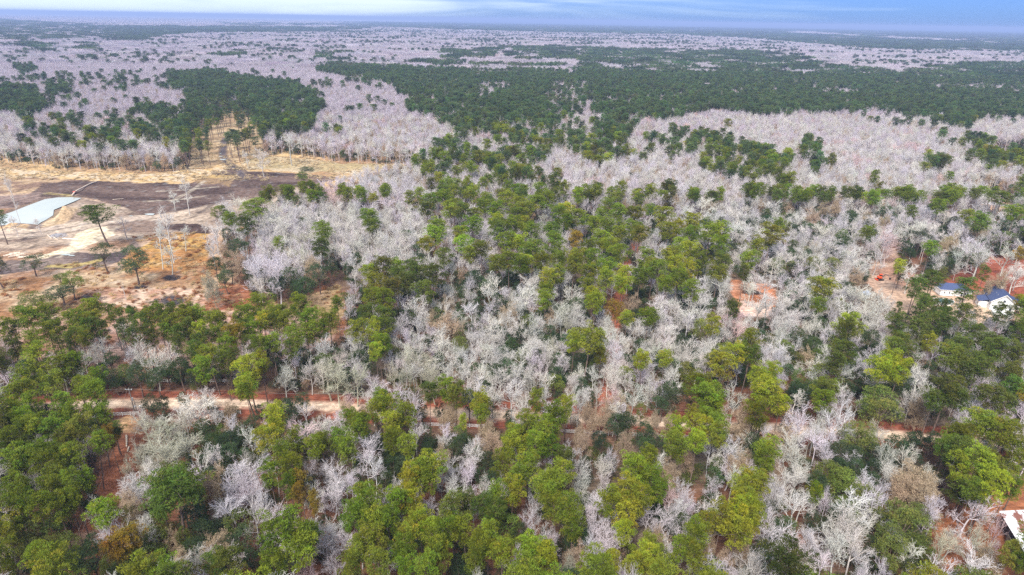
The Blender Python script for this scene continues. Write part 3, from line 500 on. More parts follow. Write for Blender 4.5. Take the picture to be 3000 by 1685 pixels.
 'B': "1470 150 150,1380 230 80,1620 230 60,1120 650 80,2400 300 100,1450 1350 70,1780 1290 60,1500 570 80,1100 270 70",
 'L': "950 780 80,1030 750 80,1850 670 120,1800 760 120,1950 780 90,1750 930 120,1900 780 100,2080 970 130,2170 1030 80,2450 270 70,2560 240 50,2430 800 70,2540 650 100,2500 760 80,2550 850 80,2450 1130 110,2500 1250 80,1240 1420 60", 'R': "2290 400 150,2300 1400 80,2200 330 60",
 'M': "1110 300 90,1290 420 180,1200 370 100,1400 400 100,1120 530 90,1260 530 90,1350 300 80,1060 480 60,960 630 50", 'T': "950 900 90,1000 960 80,1560 780 60,1600 850 60,1310 1200 60,1330 1330 80,1600 1230 120,1700 1200 80,1730 220 70,1720 330 60,1050 1080 60,1640 680 60",
},
(1000,1123): {
 'P': "60 250 70,290 110 80,330 170 100,260 240 80,470 250 100,120 340 80,140 280 80,70 470 110,490 480 90,780 50 80,1480 130 60,1430 300 130,1580 270 110,1350 380 100,1500 400 120,1600 380 100,1450 480 100,1250 600 90,1400 600 110,1320 700 100,1560 500 90,690 680 130,600 740 100,480 880 110,420 950 110,150 900 150,60 1000 120,260 1020 130,780 1120 130,950 1080 110,1180 900 90,1600 700 120,1650 800 140,1560 860 120,1720 950 120,1760 1020 100,2200 720 110,2330 700 100,2350 800 90,2320 560 80,1050 1280 110,1200 1300 110,1000 1330 100,1400 1280 110,1390 1400 80,120 1270 120,240 1210 120,80 1390 100,260 1370 120,400 1300 110,480 1220 110,600 1400 110,500 1400 90,720 1360 110,760 1280 80,700 1230 110,2350 1270 90,2560 1260 80,2500 440 80,2540 500 80,700 780 90,380 1080 100,1620 950 110",
 'Y': "380 310 80,380 430 80,1050 160 90,1050 250 60,920 290 30,1700 180 60,1300 510 110,520 760 110,600 850 100,600 1050 110,620 1150 100,1280 830 100,2250 620 130,2130 850 130,2050 930 130,2250 950 120,2160 1000 120,2120 1100 90,1110 1190 110,1500 1350 110,1550 1260 80,2200 1300 130,2250 1400 130,2050 1420 100,2520 340 90,1450 1270 90",
 'D': "660 80 90,870 80 100,850 1000 140,1100 940 100,1200 990 100,1660 610 90,900 900 90",
 'O': "460 600 100,550 580 80,360 600 70,340 730 80,400 660 80,620 210 60,2150 300 90,2080 310 80,1960 440 80,1990 500 60,2270 360 90,2290 470 80,2430 100 110,2500 60 80,2400 170 90,1870 130 50,1640 110 50,1100 600 80,1150 660 70,900 480 70,950 440 60,1840 600 50,1750 1120 70,1740 1200 80,1800 1150 70,2380 950 80,2420 1020 70,870 1400 90,1340 1140 80,650 520 60,560 400 60,1060 700 60,1060 40 60,740 200 50,1500 40 50,640 380 60,2500 1380 60,1040 540 60,1270 250 50,2040 620 50",
 'Q': "1230 1110 110,2400 1350 120,2270 200 60,900 390 70,2330 1180 60",
 'B': "230 60 100,1020 40 80,1150 60 80,1280 50 90,1360 80 70,1530 60 60,1740 90 60,1790 140 60,1930 60 50,2200 70 90,1590 190 45,2320 30 60,1120 750 70,1220 750 60,850 840 100,960 820 60,770 440 50,1980 610 90,1810 720 70,1980 740 50,1980 1280 70,2470 1240 80,1110 60 60,960 60 60,1850 60 60",
 'L': "430 90 80,520 110 80,230 470 90,200 560 100,30 680 70,80 780 60,790 370 60,870 660 70,960 600 70,940 680 70,670 900 40,620 930 40,1560 590 40,1720 520 70,1700 600 50,1910 880 80,1880 960 60,1430 910 70,1400 980 60,1480 1100 80,1610 1130 50,1920 1110 80,2000 1180 110,1930 1290 100,2060 1230 90,2550 780 50,2500 970 100,2560 940 60,30 1200 60,240 650 80,1920 1200 80,840 740 50,990 880 50", 'R': "2090 70 90,40 110 50,2500 860 70",
 'T': "30 210 60,800 260 80,2010 180 90,2120 170 80,1950 240 80,2350 300 60,2450 290 60,1110 360 100,1060 480 80,1150 450 80,750 530 80,1820 440 60,1790 380 60,2140 460 75,2440 600 80,2480 650 70,2450 750 70,2380 1200 110,2300 1200 80,1580 1220 50,1720 1330 100,1800 1290 80,1860 230 70,900 330 50,820 180 60,1640 250 40", 'M': "1700 1390 70,1860 1390 60",
},
(2000,1123): {
 'P': "140 60 120,200 150 130,300 320 110,340 400 80,1060 150 90,660 540 110,620 610 80,2250 340 160,2150 420 130,2400 420 130,2060 430 100,1980 480 80,2380 640 130,2180 770 100,2430 800 90,2560 620 80,990 880 60,480 1010 110,2470 1310 70,2540 1370 60,60 1170 120,120 1290 100,2520 520 80,1080 60 80",
 'Y': "290 180 100,70 250 70,100 330 100,100 450 90,640 60 130,620 180 110,740 150 80,450 740 130,500 850 130,400 960 140,280 1010 120,380 1080 140,180 1060 70,2200 620 140,2100 680 100,2300 760 140,2550 80 60,560 110 80,560 930 90",
 'D': "1100 80 110,1980 60 140,2080 130 120,1880 150 80,2300 80 110,2050 560 120,2300 560 90,2420 180 80,2480 30 80",
 'O': "1600 470 110,1700 430 70,1790 440 80,1200 510 110,1300 560 90,1450 530 80,1100 500 60,1000 760 100,1060 790 80,1450 640 70,230 720 80,130 930 50,590 1260 100,620 1360 90,650 970 90,1300 690 70,930 60 70,850 60 60,1680 20 60,500 440 60,1700 1420 70,1900 420 70,1250 40 60,1300 640 70,780 300 50,950 1030 60,1430 740 60,560 380 60,1350 1430 70",
 'Q': "1470 90 140,1520 210 140,1400 160 100,1330 400 140,1300 330 80,1100 680 120,1180 720 130,1600 1010 150,1680 1120 170,1540 1150 130,1750 1230 130,1600 1290 150,1750 1000 100,1050 1390 60,1500 1040 100,1400 450 70,250 610 60",
 'B': "400 70 90,850 480 100,900 400 70,790 680 120,850 650 80,820 930 110,900 900 80,1240 960 130,1150 1020 110,1300 1080 120,1120 1140 100,1200 1180 110,1300 1250 120,1350 1000 90,530 1000 40,1750 50 80,1830 60 70,270 560 60",
 'L': "630 340 50,890 240 90,850 340 90,1150 250 120,1110 210 80,1120 400 70,340 480 100,60 810 90,40 940 60,680 1110 120,640 1060 80,740 1230 70,1100 880 60,1350 780 60,1500 760 80,1460 870 110,1900 930 80,1860 980 60,2200 870 110,2430 100 80,2340 190 80,2230 170 80,2120 220 70,230 1380 120,120 1400 90,350 1400 90,1500 1400 60,1940 1390 110,2200 1380 120,2420 230 60,1220 280 60,670 740 50", 'R': "860 1180 60,2350 1060 70",
 'T': "460 250 100,430 330 80,430 600 90,500 590 70,760 400 90,1780 700 170,1700 780 120,1850 830 120,1800 190 70,1780 150 60,400 1230 70,460 1220 70,330 1300 70,190 1230 60,2300 1300 90,920 1390 70,2350 1390 80,700 680 50,40 560 60", 'M': "1480 380 70,1990 1160 90,1950 1250 60,2200 1170 80,2290 1000 60,880 1330 70",
}}
g_ = random.Random(3); TREES[(0,562)]['N'] += ''.join(f',{360+62*i+g_.uniform(-20,20):.0f} {960+g_.uniform(-60,120):.0f} {g_.uniform(42,58):.0f}' for i in range(32))
# single trees standing in the open: foot x, foot y, top x, top y (photo pixels), crown radius in photo px, kind
OPEN = [(320,725,288,600,44,'N'),(23,717,0,613,22,'N'),(54,693,46,628,16,'t'),(122,686,114,635,15,'t'),(374,704,362,632,26,'t'),(478,790,448,650,26,'t'),(510,771,496,610,38,'t'),(545,738,532,660,22,'t'),
 (557,632,548,520,22,'t'),(514,617,508,560,18,'t'),(506,807,488,715,28,'t'),(107,810,112,745,40,'o'),(14,850,8,738,36,'o'),(408,838,380,712,48,'o'),(318,800,322,705,36,'o'),(190,900,190,835,50,'o'),
 (112,925,55,850,40,'q'),(637,905,624,790,26,'m'),(370,880,374,828,8,'z'),(62,660,40,500,14,'t'),(762,885,738,745,40,'l'),(824,904,800,740,44,'l'),(774,519,762,435,26,'b'),(731,500,722,440,12,'t'),(855,485,848,395,34,'b'),
 (655,697,640,605,22,'n'),(650,760,620,650,30,'t'),(615,740,612,650,18,'t'),(180,830,175,800,22,'q'),(220,880,215,790,34,'q'),(660,840,650,800,16,'q'),(900,500,884,490,26,'O'),(1133,480,1128,440,22,'b'),
 (130,425,125,395,20,'b'),(750,1233,745,1095,36,'Y'),(2793,1522,2820,1420,48,'N'),(2806,1530,2830,1440,40,'N'),(2842,1540,2868,1430,44,'b'),(2795,775,2812,745,12,'t'),(2842,833,2870,690,50,'b'),(2967,851,3000,770,32,'b'),
 (2657,930,2690,810,24,'N'),(2716,900,2745,800,27,'N'),(2181,862,2190,800,24,'N'),(2890,566,2912,500,12,'t'),(2872,556,2890,502,12,'t'),(2905,566,2925,500,12,'t'),(890,546,884,500,18,'q'),(1130,545,1130,495,22,'q'),(2580,772,2588,690,24,'l'),
 (348,1318,330,1240,22,'N'),(352,1330,335,1250,18,'N'),(357,1335,345,1250,14,'N'),(2860,1680,2870,1590,40,'b'),(2760,1640,2780,1540,40,'b'),(2640,800,2648,752,26,'O')]
# ------------------------------------------------------------------ placing the trees
TINT = {'p': (.105, .150, .050), 'd': (.078, .115, .042), 'l': (.55, .485, .525), 'P': (.160, .195, .021), 'Y': (.235, .262, .024), 'D': (.108, .130, .024), 'G': (.27, .19, .028), 'N': (.11, .14, .024), 'O': (.062, .094, .040), 'Q': (.150, .180, .042),
        'B': (.62, .585, .54), 'L': (.61, .56, .585), 'R': (.62, .46, .45), 'M': (.46, .44, .34), 'T': (.44, .33, .23), 'Z': (.55, .5, .46)}
FAMILY = {'P': 'pine', 'Y': 'pine', 'D': 'pine', 'G': 'pine', 'N': 'thinpine', 'O': 'oak', 'Q': 'oak', 'B': 'bare', 'L': 'bare', 'R': 'bare', 'M': 'bare', 'T': 'bud'}
HT = {'pine': (13, 2.2, 27), 'thinpine': (13, 2.6, 26), 'oak': (6.5, 1.6, 17), 'bare': (8.5, 1.6, 18), 'bud': (8, 1.5, 17), 'tall': (12, 2, 21)}
CZ = {'pine': .78, 'thinpine': .84, 'oak': .66, 'bare': .76, 'tall': .8, 'bud': .70}
LST = []   # x, y, height, crown radius, family, kind
for (ox, oy), d in TREES.items():
    for k, s in d.items():
        fam = FAMILY[k]
        for e in s.split(','):
            x, y, r = map(float, e.split()); r *= 1.26 if fam == 'bare' else ((.86 if r > 85 else .94) if fam == 'pine' else 1); u, v, rp = ox+x/2.575, oy+y/2.575, r/2.575
            z = 15.
            for _ in range(4):
                p = P2(u, v, z); rm = rp*proj(p)[2]/F; a, b, mx = HT[fam]; h = min(mx, a+b*min(rm, 5.5)); h *= .94+.12*rng.random(); z = h*CZ[fam]
            # if the foot would stand in the open ground, keep it where the picture has wood by lowering the tree
            LST.append([p[0], p[1], h, rm, fam, k])
EXTRA = []
KK = {'N': ('thinpine', 'N'), 'n': ('thinpine', 'P'), 't': ('tall', 'B'), 'o': ('oak', 'O'), 'q': ('oak', 'Q'), 'O': ('oak', 'O'), 'm': ('bud', 'M'), 'z': ('snag', 'Z'), 'l': ('bare', 'L'), 'b': ('bare', 'B'), 'Y': ('thinpine', 'Y')}
for bu, bv, tu, tv, rp, k in OPEN:
    p = P2(bu, bv); zc = proj(p)[2]; lo, hi = 2., 32.
    for _ in range(24):
        m = (lo+hi)/2; vv = proj([p[0], p[1], m])[1]
        if vv > tv: lo = m
        else: hi = m
    fam, kk = KK[k]; EXTRA.append([p[0], p[1], m, rp*zc/F, fam, kk])
# thin the hand list where two crowns of one kind would fall into each other
def far_enough(x, y, arr, d): return all((x-a)**2+(y-b)**2 > d*d for a, b in arr)
def soft_share(s, x, y, e):
    n_ = .6*vnoise(x, y, 38, 51)+.4*vnoise(x, y, 15, 52); t = np.clip(s, 0, 1)**e
    return np.where(s > .3, np.clip(t*.77-(n_ > .58)*.45, .05, .77), t)
WIN = [(2620,1240,2785,1298),(345,1160,520,1208),(930,1165,1085,1206),(1778,868,1830,898),(1640,1258,1775,1286),(1905,1270,2000,1290),(1210,1238,1400,1256),(700,1200,760,1235),(2145,820,2265,925),(2545,760,2700,950),(2840,835,2975,925),(165,1178,300,1204),(2640,1262,2790,1300),(330,1212,405,1300),(300,1290,380,1480),(2740,1450,3000,1685),(640,1150,900,1190),(2870,560,2915,600),(2790,790,2990,850),(560,700,730,905),(900,800,1005,1000)]
def blocks(x, y, h, r, frac=.72):
    u_, v_, z_ = proj([x, y, h*frac]); q = r*F/z_
    return any(u_+q*.8 > a and u_-q*.8 < c and v_+q*.7 > b and v_-q*.7 < d for a, b, c, d in WIN)
# random woods beyond the hand list
gen = np.random.default_rng(99)
def scatter(ymin, ymax, cell, umin=-260, umax=3260):
    out = []
    yy = ymin
    rows = int((ymax-ymin)/cell)
    Yg = ymin+cell*(np.arange(rows)+.5)
    xm = 1.0*ymax; nx_ = int(2*xm/cell); Xg = -xm+cell*(np.arange(nx_)+.5)
    A, B = np.meshgrid(Xg, Yg); A = A.ravel()+gen.uniform(-.5, .5, A.size)*cell*.95; B = B.ravel()+gen.uniform(-.5, .5, B.size)*cell*.95
    u, v, zc = proj(np.stack([A, B, np.full(A.shape, 16.)], -1)); m = (zc > 20) & (u > umin) & (u < umax)
    return A[m], B[m], u[m], v[m], zc[m]
A, B, u, v, zc = scatter(90, 1500, 5.6)
m = (v < 585) | (v > 1690) | (u < -8) | (u > 3008)
A, B, u, v, zc = A[m], B[m], u[m], v[m], zc[m]
clr = in_clear(A, B); s = pine_share(A, B); s = np.where(v > 562, .5, soft_share(s, A, B, 1.5))
big = vnoise(A, B, 30, 21)
stand = inpoly(proj(np.stack([A, B, 0*A], -1))[0], proj(np.stack([A, B, 0*A], -1))[1], [(540,500),(560,330),(700,316),(790,390),(780,470),(690,480),(600,494)])
rd = np.minimum(dist_line(A, B, RW), np.minimum(dist_line(A, B, TW), dist_line(A, B, LW)))
keep = ((~clr) | (stand & (gen.random(len(A)) < .17))) & (rd > 4.5)
A, B, u, v, zc, s, big, stand = (q[keep] for q in (A, B, u, v, zc, s, big, stand))
isp = gen.random(len(A)) < s
thin = isp & (gen.random(len(A)) < .22); sel = ~thin | stand
RND = []
for x, y, pnx, bg_, st, v_ in zip(A[sel], B[sel], isp[sel], big[sel], stand[sel], v[sel]):
    r = gen.random()
    if pnx or st:
        k = ('d' if r < .4 else 'p') if v_ < 330+230*gen.random() else ('D' if r < .3 else ('P' if r < .9 else 'Y')); fam = 'pine' if r > .12 and not st else 'thinpine'; RND.append([x, y, 18+7*gen.random(), 3.1+1.4*gen.random(), fam, k])
    else:
        edge = v_ > 400 and x < -90
        if r < .05 and v_ > 300: RND.append([x, y, 9+4*gen.random(), 3+1.5*gen.random(), 'oak', 'O'])
        elif r < .17 and v_ > 230: RND.append([x, y, 12+4*gen.random(), 3.4+1.5*gen.random(), 'bud', 'T'])
        else: RND.append([x, y, 14.5+5*gen.random(), 3.2+1.5*gen.random(), 'tall' if r > (.35 if edge else .75) else 'bare', ('l' if v_ < 400 else 'L') if r < .6 or v_ < 330 else ('R' if bg_ > .84 else 'B')])
# low second storey between the crowns read off the picture
A, B, u, v, zc = scatter(90, 560, 5.7)
m = (v >= 585) & (v <= 1760) & ~in_clear(A, B) & (dist_line(A, B, RW) > 5) & (dist_line(A, B, LW) > 1.6)
A, B, v = A[m], B[m], v[m]
hx = np.array([[t[0], t[1]] for t in LST]); 
for x, y, v_ in zip(A, B, v):
    dmin = np.min(np.hypot(hx[:, 0]-x, hx[:, 1]-y)); j = int(np.argmin(np.hypot(hx[:, 0]-x, hx[:, 1]-y)))
    if dmin < 2.2 or blocks(x, y, 10, 3.2): continue
    r = gen.random(); nk = LST[j][4]
    if v_ < 760 and x < -15:
        RND.append([x, y, 13+5*gen.random(), 3.0+1.2*gen.random(), 'tall' if r < .4 else 'bare', 'B' if r < .6 else 'L']) if nk not in ('pine', 'oak') or dmin > 4 else None
        continue
    if nk in ('pine', 'thinpine', 'oak'): RND.append([x, y, 6+5*gen.random(), 2.2+1.4*gen.random(), 'oak', 'O' if r < .6 else 'Q']) if r < .5 else RND.append([x, y, 11+5*gen.random(), 2.8+1.2*gen.random(), 'bare', 'B' if r < .75 else 'L'])
    else: RND.append([x, y, 9+5*gen.random(), 3.0+1.4*gen.random(), 'bare' if r < .68 else 'oak', ('B' if r < .42 else 'L') if r < .68 else ('O' if r < .9 else 'Q')])
LST = [t for t in LST]
# ---------------- individuals: the ones that show largest, at most LIM of a kind
KIND = {'pine': 'pine_tree', 'thinpine': 'pine_tree', 'oak': 'evergreen_tree', 'bare': 'bare_tree', 'tall': 'bare_tree', 'snag': 'dead_tree', 'bud': 'budding_tree', 'bush': 'bush'}
LIM = {'pine_tree': 300, 'bare_tree': 300, 'evergreen_tree': 230, 'budding_tree': 120, 'dead_tree': 3}
cand = LST+EXTRA; isx = [False]*len(LST)+[True]*len(EXTRA)
def showsize(t):
    u_, v_, z_ = proj([t[0], t[1], t[2]*.75]); pen = 1.0 if (0 < u_ < 3000 and 0 < v_ < 1685) else .05
    return pen*t[3]/z_
order = sorted(range(len(cand)), key=lambda i: -(showsize(cand[i])+(10 if isx[i] else 0)))
cnt = {}; IND = []; REST = []
for i in order:
    k = KIND[cand[i][4]]
    u_, v_, z_ = proj([cand[i][0], cand[i][1], cand[i][2]*.75])
    if cnt.get(k, 0) < LIM[k]-2: cnt[k] = cnt.get(k, 0)+1; IND.append(cand[i])
    else: REST.append(cand[i])
print('individual', cnt, 'rest', len(REST), 'random', len(RND))
WORDS = {'P': 'green', 'Y': 'yellow-green', 'D': 'dark green', 'G': 'golden orange', 'N': 'thin-crowned green', 'O': 'dark blue-green', 'Q': 'olive green', 'B': 'white-grey', 'L': 'lilac-grey', 'R': 'rosy pink', 'M': 'mossy grey-green', 'T': 'tan', 'Z': 'broken grey'}
NOUN = {'pine_tree': 'pine', 'bare_tree': 'leafless tree', 'evergreen_tree': 'leafy evergreen', 'budding_tree': 'budding tree', 'dead_tree': 'dead snag'}
MARKS = {'utility pole': (382, 1170), 'pond': (130, 615), 'twin white-trunked trees': (790, 790), 'forked dead oak': (385, 760), 'white outbuilding': (2795, 850), 'white house': (2910, 890), 'rusty metal roof': (2965, 1540), 'red excavator': (2578, 815), 'red dirt lane': (1800, 880), 'pole-side white fence': (375, 1213),
         'right-hand road gap': (2710, 1282), 'brown power-line cut': (340, 1400), 'orange-soil clearing': (2200, 880), 'muddy puddled track': (655, 455), 'white fence mid-road': (1720, 1267), 'far tan house': (2965, 462),
         'golden pine': (870, 1425), 'orange-topped pine': (1688, 706), 'middle of the photo': (1500, 850), 'bottom centre edge': (1500, 1680), 'bottom left corner': (0, 1685), 'big tan tree': (2690, 1400), 'rosy pink tree': (889, 1278), 'left road stretch': (230, 1190), 'long tan-topped tree': (1310, 955), 'sandy patch': (240, 700), 'bottom right evergreen': (2640, 1550), 'top edge of the white-barked pair': (790, 780)}
ORD = ['nearest', 'second nearest', 'third nearest', 'fourth nearest', 'fifth nearest', 'sixth nearest', 'seventh nearest', 'eighth nearest', 'ninth nearest', 'tenth nearest', 'eleventh nearest', 'twelfth nearest']+[w+' nearest' for w in 'thirteenth fourteenth fifteenth sixteenth seventeenth eighteenth nineteenth twentieth'.split()]
MARKS = {k: v for k, v in MARKS.items() if k not in ('top edge of the white-barked pair',)}
grp = {}
info = []
for t in IND:
    u_, v_, z_ = proj([t[0], t[1], t[2]*.75]); best = None
    for nme, (a, b) in MARKS.items():
        d = math.hypot(u_-a, (v_-b)*1.2)
        if nme in ('golden pine',) and d < 60: continue
        if nme in ('rosy pink tree',) and t[5] == 'R' and d < 60: continue
        if nme in ('big tan tree', 'long tan-topped tree') and t[5] == 'T' and d < 90: continue
        if nme == 'bottom right evergreen' and t[5] == 'Q' and d < 90: continue
        if best is None or d < best[0]: best = (d, nme, a, b)
    d, nme, a, b = best; dx, dy = u_-a, (v_-b)*1.2
    sec = int(((math.degrees(math.atan2(-dy, dx))+22.5) % 360)//45); dr = ('right of', 'upper right of', 'above', 'upper left of', 'left of', 'lower left of', 'below', 'lower right of')[sec]
    key = (t[5], KIND[t[4]], dr, nme); grp.setdefault(key, []).append(d); info.append((key, d))
def label_for(i):
    key, d = info[i]; k = sorted(grp[key]).index(d); n = len(grp[key])
    w_ = WORDS[key[0]]; noun = NOUN[key[1]]
    if n == 1: return f'{w_} {noun}, the only one {key[2]} the {key[3]}'
    o = ORD[k] if k < len(ORD) else f'number {k+1} outward'
    return f'{w_} {noun}, {o} such tree {key[2]} the {key[3]}'
PARTS = {f: [mesh_parts(f, d[0])+(d[1], d[2]) for d in v] for f, v in FAM.items()}
FULL = {f: [(mesh_full(f, d[0]), d[1], d[2]) for d in v] for f, v in FAM.items()}
def jit(k, g=gen):
    c = np.array(TINT[k]); b = 1+(.16 if k in 'PYDGNOQpd' else .10)*g.normal(); h = 1+(.07 if k in 'PYDGNOQpd' else .02)*g.normal(size=3); return np.clip(c*b*h, .01, .95)
GRP = {'pine_tree': 'pines in the near woods', 'bare_tree': 'leafless trees in the near woods', 'evergreen_tree': 'broad evergreens among the pines', 'budding_tree': 'tan trees coming into bud', 'dead_tree': 'dead snags'}
def put_tree(t, label):
    x, y, h, r, fam, k = t; v_ = PARTS[fam]; tr, cr, h0, r0_ = v_[int(gen.integers(len(v_)))]; kd = KIND[fam]
    e = empty(kd, (x, y, -.1), gen.random()*6.28); sx = r/r0_; e.rotation_euler[0] = .05*gen.normal(); e.rotation_euler[1] = .05*gen.normal(); e.scale = (sx, sx*(.9+.2*gen.random()), h/h0)
    tag(e, label, 'tree', GRP[kd])
    ti = jit(k)
    a = link('trunk', tr, e); b = link('crown', cr, e)
    for o in (a, b): o['tint'] = [float(q) for q in ti]
    return e
for i, t in enumerate(IND): put_tree(t, label_for(i))

# ------------------------------------------------------------------ masses: one object each, instanced by geometry nodes
def lib(name, meshes):
    c = bpy.data.collections.new(name)
    for i, m in enumerate(meshes):
        o = bpy.data.objects.new(f'{name}_{i:02d}', m); c.objects.link(o)
    return c
def mass(name, label, coll, P, idx, rot, scl, tint):
    n = len(P); me = bpy.data.meshes.new(name); me.vertices.add(n); me.vertices.foreach_set('co', np.asarray(P, np.float32).ravel())
    def at(nm, ty, key, a): q = me.attributes.new(nm, ty, 'POINT'); q.data.foreach_set(key, np.ascontiguousarray(a).ravel())
    at('idx', 'INT', 'value', np.asarray(idx, np.int32)); at('rz', 'FLOAT', 'value', np.asarray(rot, np.float32)); at('scl', 'FLOAT_VECTOR', 'vector', np.asarray(scl, np.float32))
    cc = np.ones((n, 4), np.float32); cc[:, :3] = tint; at('tint', 'FLOAT_COLOR', 'color', cc)
    o = link(name, me); o['kind'] = 'stuff'; o['label'] = label
    g = bpy.data.node_groups.new(name, 'GeometryNodeTree'); g.interface.new_socket('Geometry', in_out='INPUT', socket_type='NodeSocketGeometry'); g.interface.new_socket('Geometry', in_out='OUTPUT', socket_type='NodeSocketGeometry')
    nn = g.nodes; gi = nn.new('NodeGroupInput'); go_ = nn.new('NodeGroupOutput'); ip = nn.new('GeometryNodeInstanceOnPoints'); ci = nn.new('GeometryNodeCollectionInfo'); ci.inputs[0].default_value = coll; ci.inputs[1].default_value = True; ci.inputs[2].default_value = True
    def na(nm, ty): q = nn.new('GeometryNodeInputNamedAttribute'); q.data_type = ty; q.inputs[0].default_value = nm; return q.outputs[0]
    ip.inputs['Pick Instance'].default_value = True; cx = nn.new('ShaderNodeCombineXYZ')
    l = g.links.new; l(gi.outputs[0], ip.inputs['Points']); l(ci.outputs[0], ip.inputs['Instance']); l(na('idx', 'INT'), ip.inputs['Instance Index']); l(na('rz', 'FLOAT'), cx.inputs[2]); l(cx.outputs[0], ip.inputs['Rotation']); l(na('scl', 'FLOAT_VECTOR'), ip.inputs['Scale']); l(ip.outputs[0], go_.inputs[0])
    md = o.modifiers.new('scatter', 'NODES'); md.node_group = g
    return o
# low-detail trees merged into patches, for the woods beyond 1.5 km
def patch(seed, kind, size=48.):
    g = np.random.default_rng(seed); V, Fs, mi, var, off = [], [], [], [], 0; n = int(size*size/(46 if kind == 'p' else 27)); st = int(math.ceil(math.sqrt(n)))
    for a in range(st):
        for b in range(st):
            x, y = ((a+g.random())/st-.5)*size, ((b+g.random())/st-.5)*size
            if kind == 'p':
                h = 17+7*g.random(); nc = 12; r = 3.2+1.4*g.random(); cen = unit(g.normal(size=(nc, 3)))*[r*.7, r*.7, 2.6]+[x, y, h-3.5]; v, f, per = leaves(cen, np.full(nc, 1.5), 12, 1.3, .9, g); b_ = .6+.7*g.random()
                c = np.repeat(b_*(.85+.3*g.random((nc, 1)))*np.ones((nc, 3)), per, 0); m = 0
            else:
                h = 13+6*g.random(); k = 34; r = 3+1.4*g.random(); t = g.random((k, 1)); az = g.random(k)*6.28; q = np.sqrt(g.random(k))
                A_ = np.stack([x+0*az, y+0*az, h*(.35+.25*g.random(k))], 1); T_ = np.stack([x+np.cos(az)*q*r, y+np.sin(az)*q*r, h*(1-.3*q*q)+g.normal(size=k)*.5], 1); M_ = (A_+T_)/2+g.normal(size=(k, 3))*.5
                A2 = np.concatenate([A_, M_, M_+(T_-M_)*.3, M_+(T_-M_)*.5]); B2 = np.concatenate([M_, T_, T_+g.normal(size=(k, 3))*.9, T_+g.normal(size=(k, 3))*.9]); v, f = tubes(A2, B2, np.full(len(A2), .11), np.full(len(A2), .07), 3)
                v2, f2 = tubes(np.array([[x, y, 0]]), np.array([[x, y, h*.6]]), [.2], [.15], 4); f = np.concatenate([f, f2+len(v)]); v = np.concatenate([v, v2]); b_ = .85+.3*g.random(); c = np.full((len(v), 3), b_); m = 1
            V.append(v); Fs.append(f+off); mi.append(np.full(len(f), m)); var.append(c); off += len(v)
    return np_mesh('patch', np.concatenate(V), Fs, [M_leaf, M_twig], np.concatenate(mi), np.concatenate(var))
order_f = {'pine': ['pine', 'thinpine', 'oak'], 'bare': ['bare', 'tall', 'bud']}
ppm = [patch(200+i, 'p') for i in range(3)]; pbm = [patch(220+i, 'b') for i in range(3)]
lp = []; base = {}
for f in order_f['pine']: base[f] = len(lp); lp += [m[0] for m in FULL[f]]
base['pp'] = len(lp); lp += ppm
lb = []
for f in order_f['bare']: base[f] = len(lb); lb += [m[0] for m in FULL[f]]
base['pb'] = len(lb); lb += pbm
libp, libb = lib('evergreen_forms', lp), lib('bare_forms', lb)
acc = {'p': [], 'b': []}
def add(t, q):
    x, y, h, r, fam, k = t; vv = FULL[fam]; i = int(gen.integers(len(vv))); sx = r/vv[i][2]
    acc[q].append((x, y, -.1, base[fam]+i, gen.random()*6.28, sx, sx, h/vv[i][1], *jit(k)))
for t in RND+REST:
    if t[4] == 'snag': continue
    add(t, 'p' if t[4] in order_f['pine'] else 'b')
# distant rings of patches
for y0, y1, cell, sc_, zs in ((1490, 6000, 44., 1.0, 1.0), (5980, 16000, 110., 2.6, 1.15)):
    A, B, u, v, zc = scatter(y0, y1, cell, -200, 3200); s = pine_share(A, B); s = soft_share(s, A, B, 1.25); isp = gen.random(len(A)) < s
    small = (s < .2) & isp
    for x, y, p_ in zip(A, B, isp & ~small):
        c = jit('p' if gen.random() < .6 else 'd') if p_ else jit('l')
        acc['p' if p_ else 'b'].append((x, y, 0, base['pp' if p_ else 'pb']+int(gen.integers(3)), int(gen.integers(4))*math.pi/2+.2*gen.normal(), sc_, sc_, zs*(.9+.25*gen.random()), *c))
# scattered single pines rising out of the distant bare woods
A, B, u, v, zc = scatter(1490, 7000, 16.); s = pine_share(A, B); cl = vnoise(A, B, 130, 31)
m = (s < .25) & (gen.random(len(A)) < np.where(cl > .62, .20, .008))
for x, y in zip(A[m], B[m]): add([x, y, 20+6*gen.random(), 4.5+2.5*gen.random(), 'pine', 'd'], 'p')
A, B, u, v, zc = scatter(1490, 5000, 22.); s = pine_share(A, B); m = (s > .4) & (gen.random(len(A)) < .16)
for x, y in zip(A[m], B[m]): add([x, y, 19+4*gen.random(), 4.5+2.5*gen.random(), 'bare', 'L'], 'b')
for q, nme, lab, c in (('p', 'evergreen_forest', 'green pine and evergreen woods stretching away behind the nearest trees to the horizon', libp), ('b', 'leafless_forest', 'pale lilac-grey leafless woods stretching away behind the nearest trees to the horizon', libb)):
    a = np.array(acc[q]); print(nme, len(a)); mass(nme, lab, c, a[:, :3], a[:, 3], a[:, 4], a[:, 5:8], a[:, 8:11])
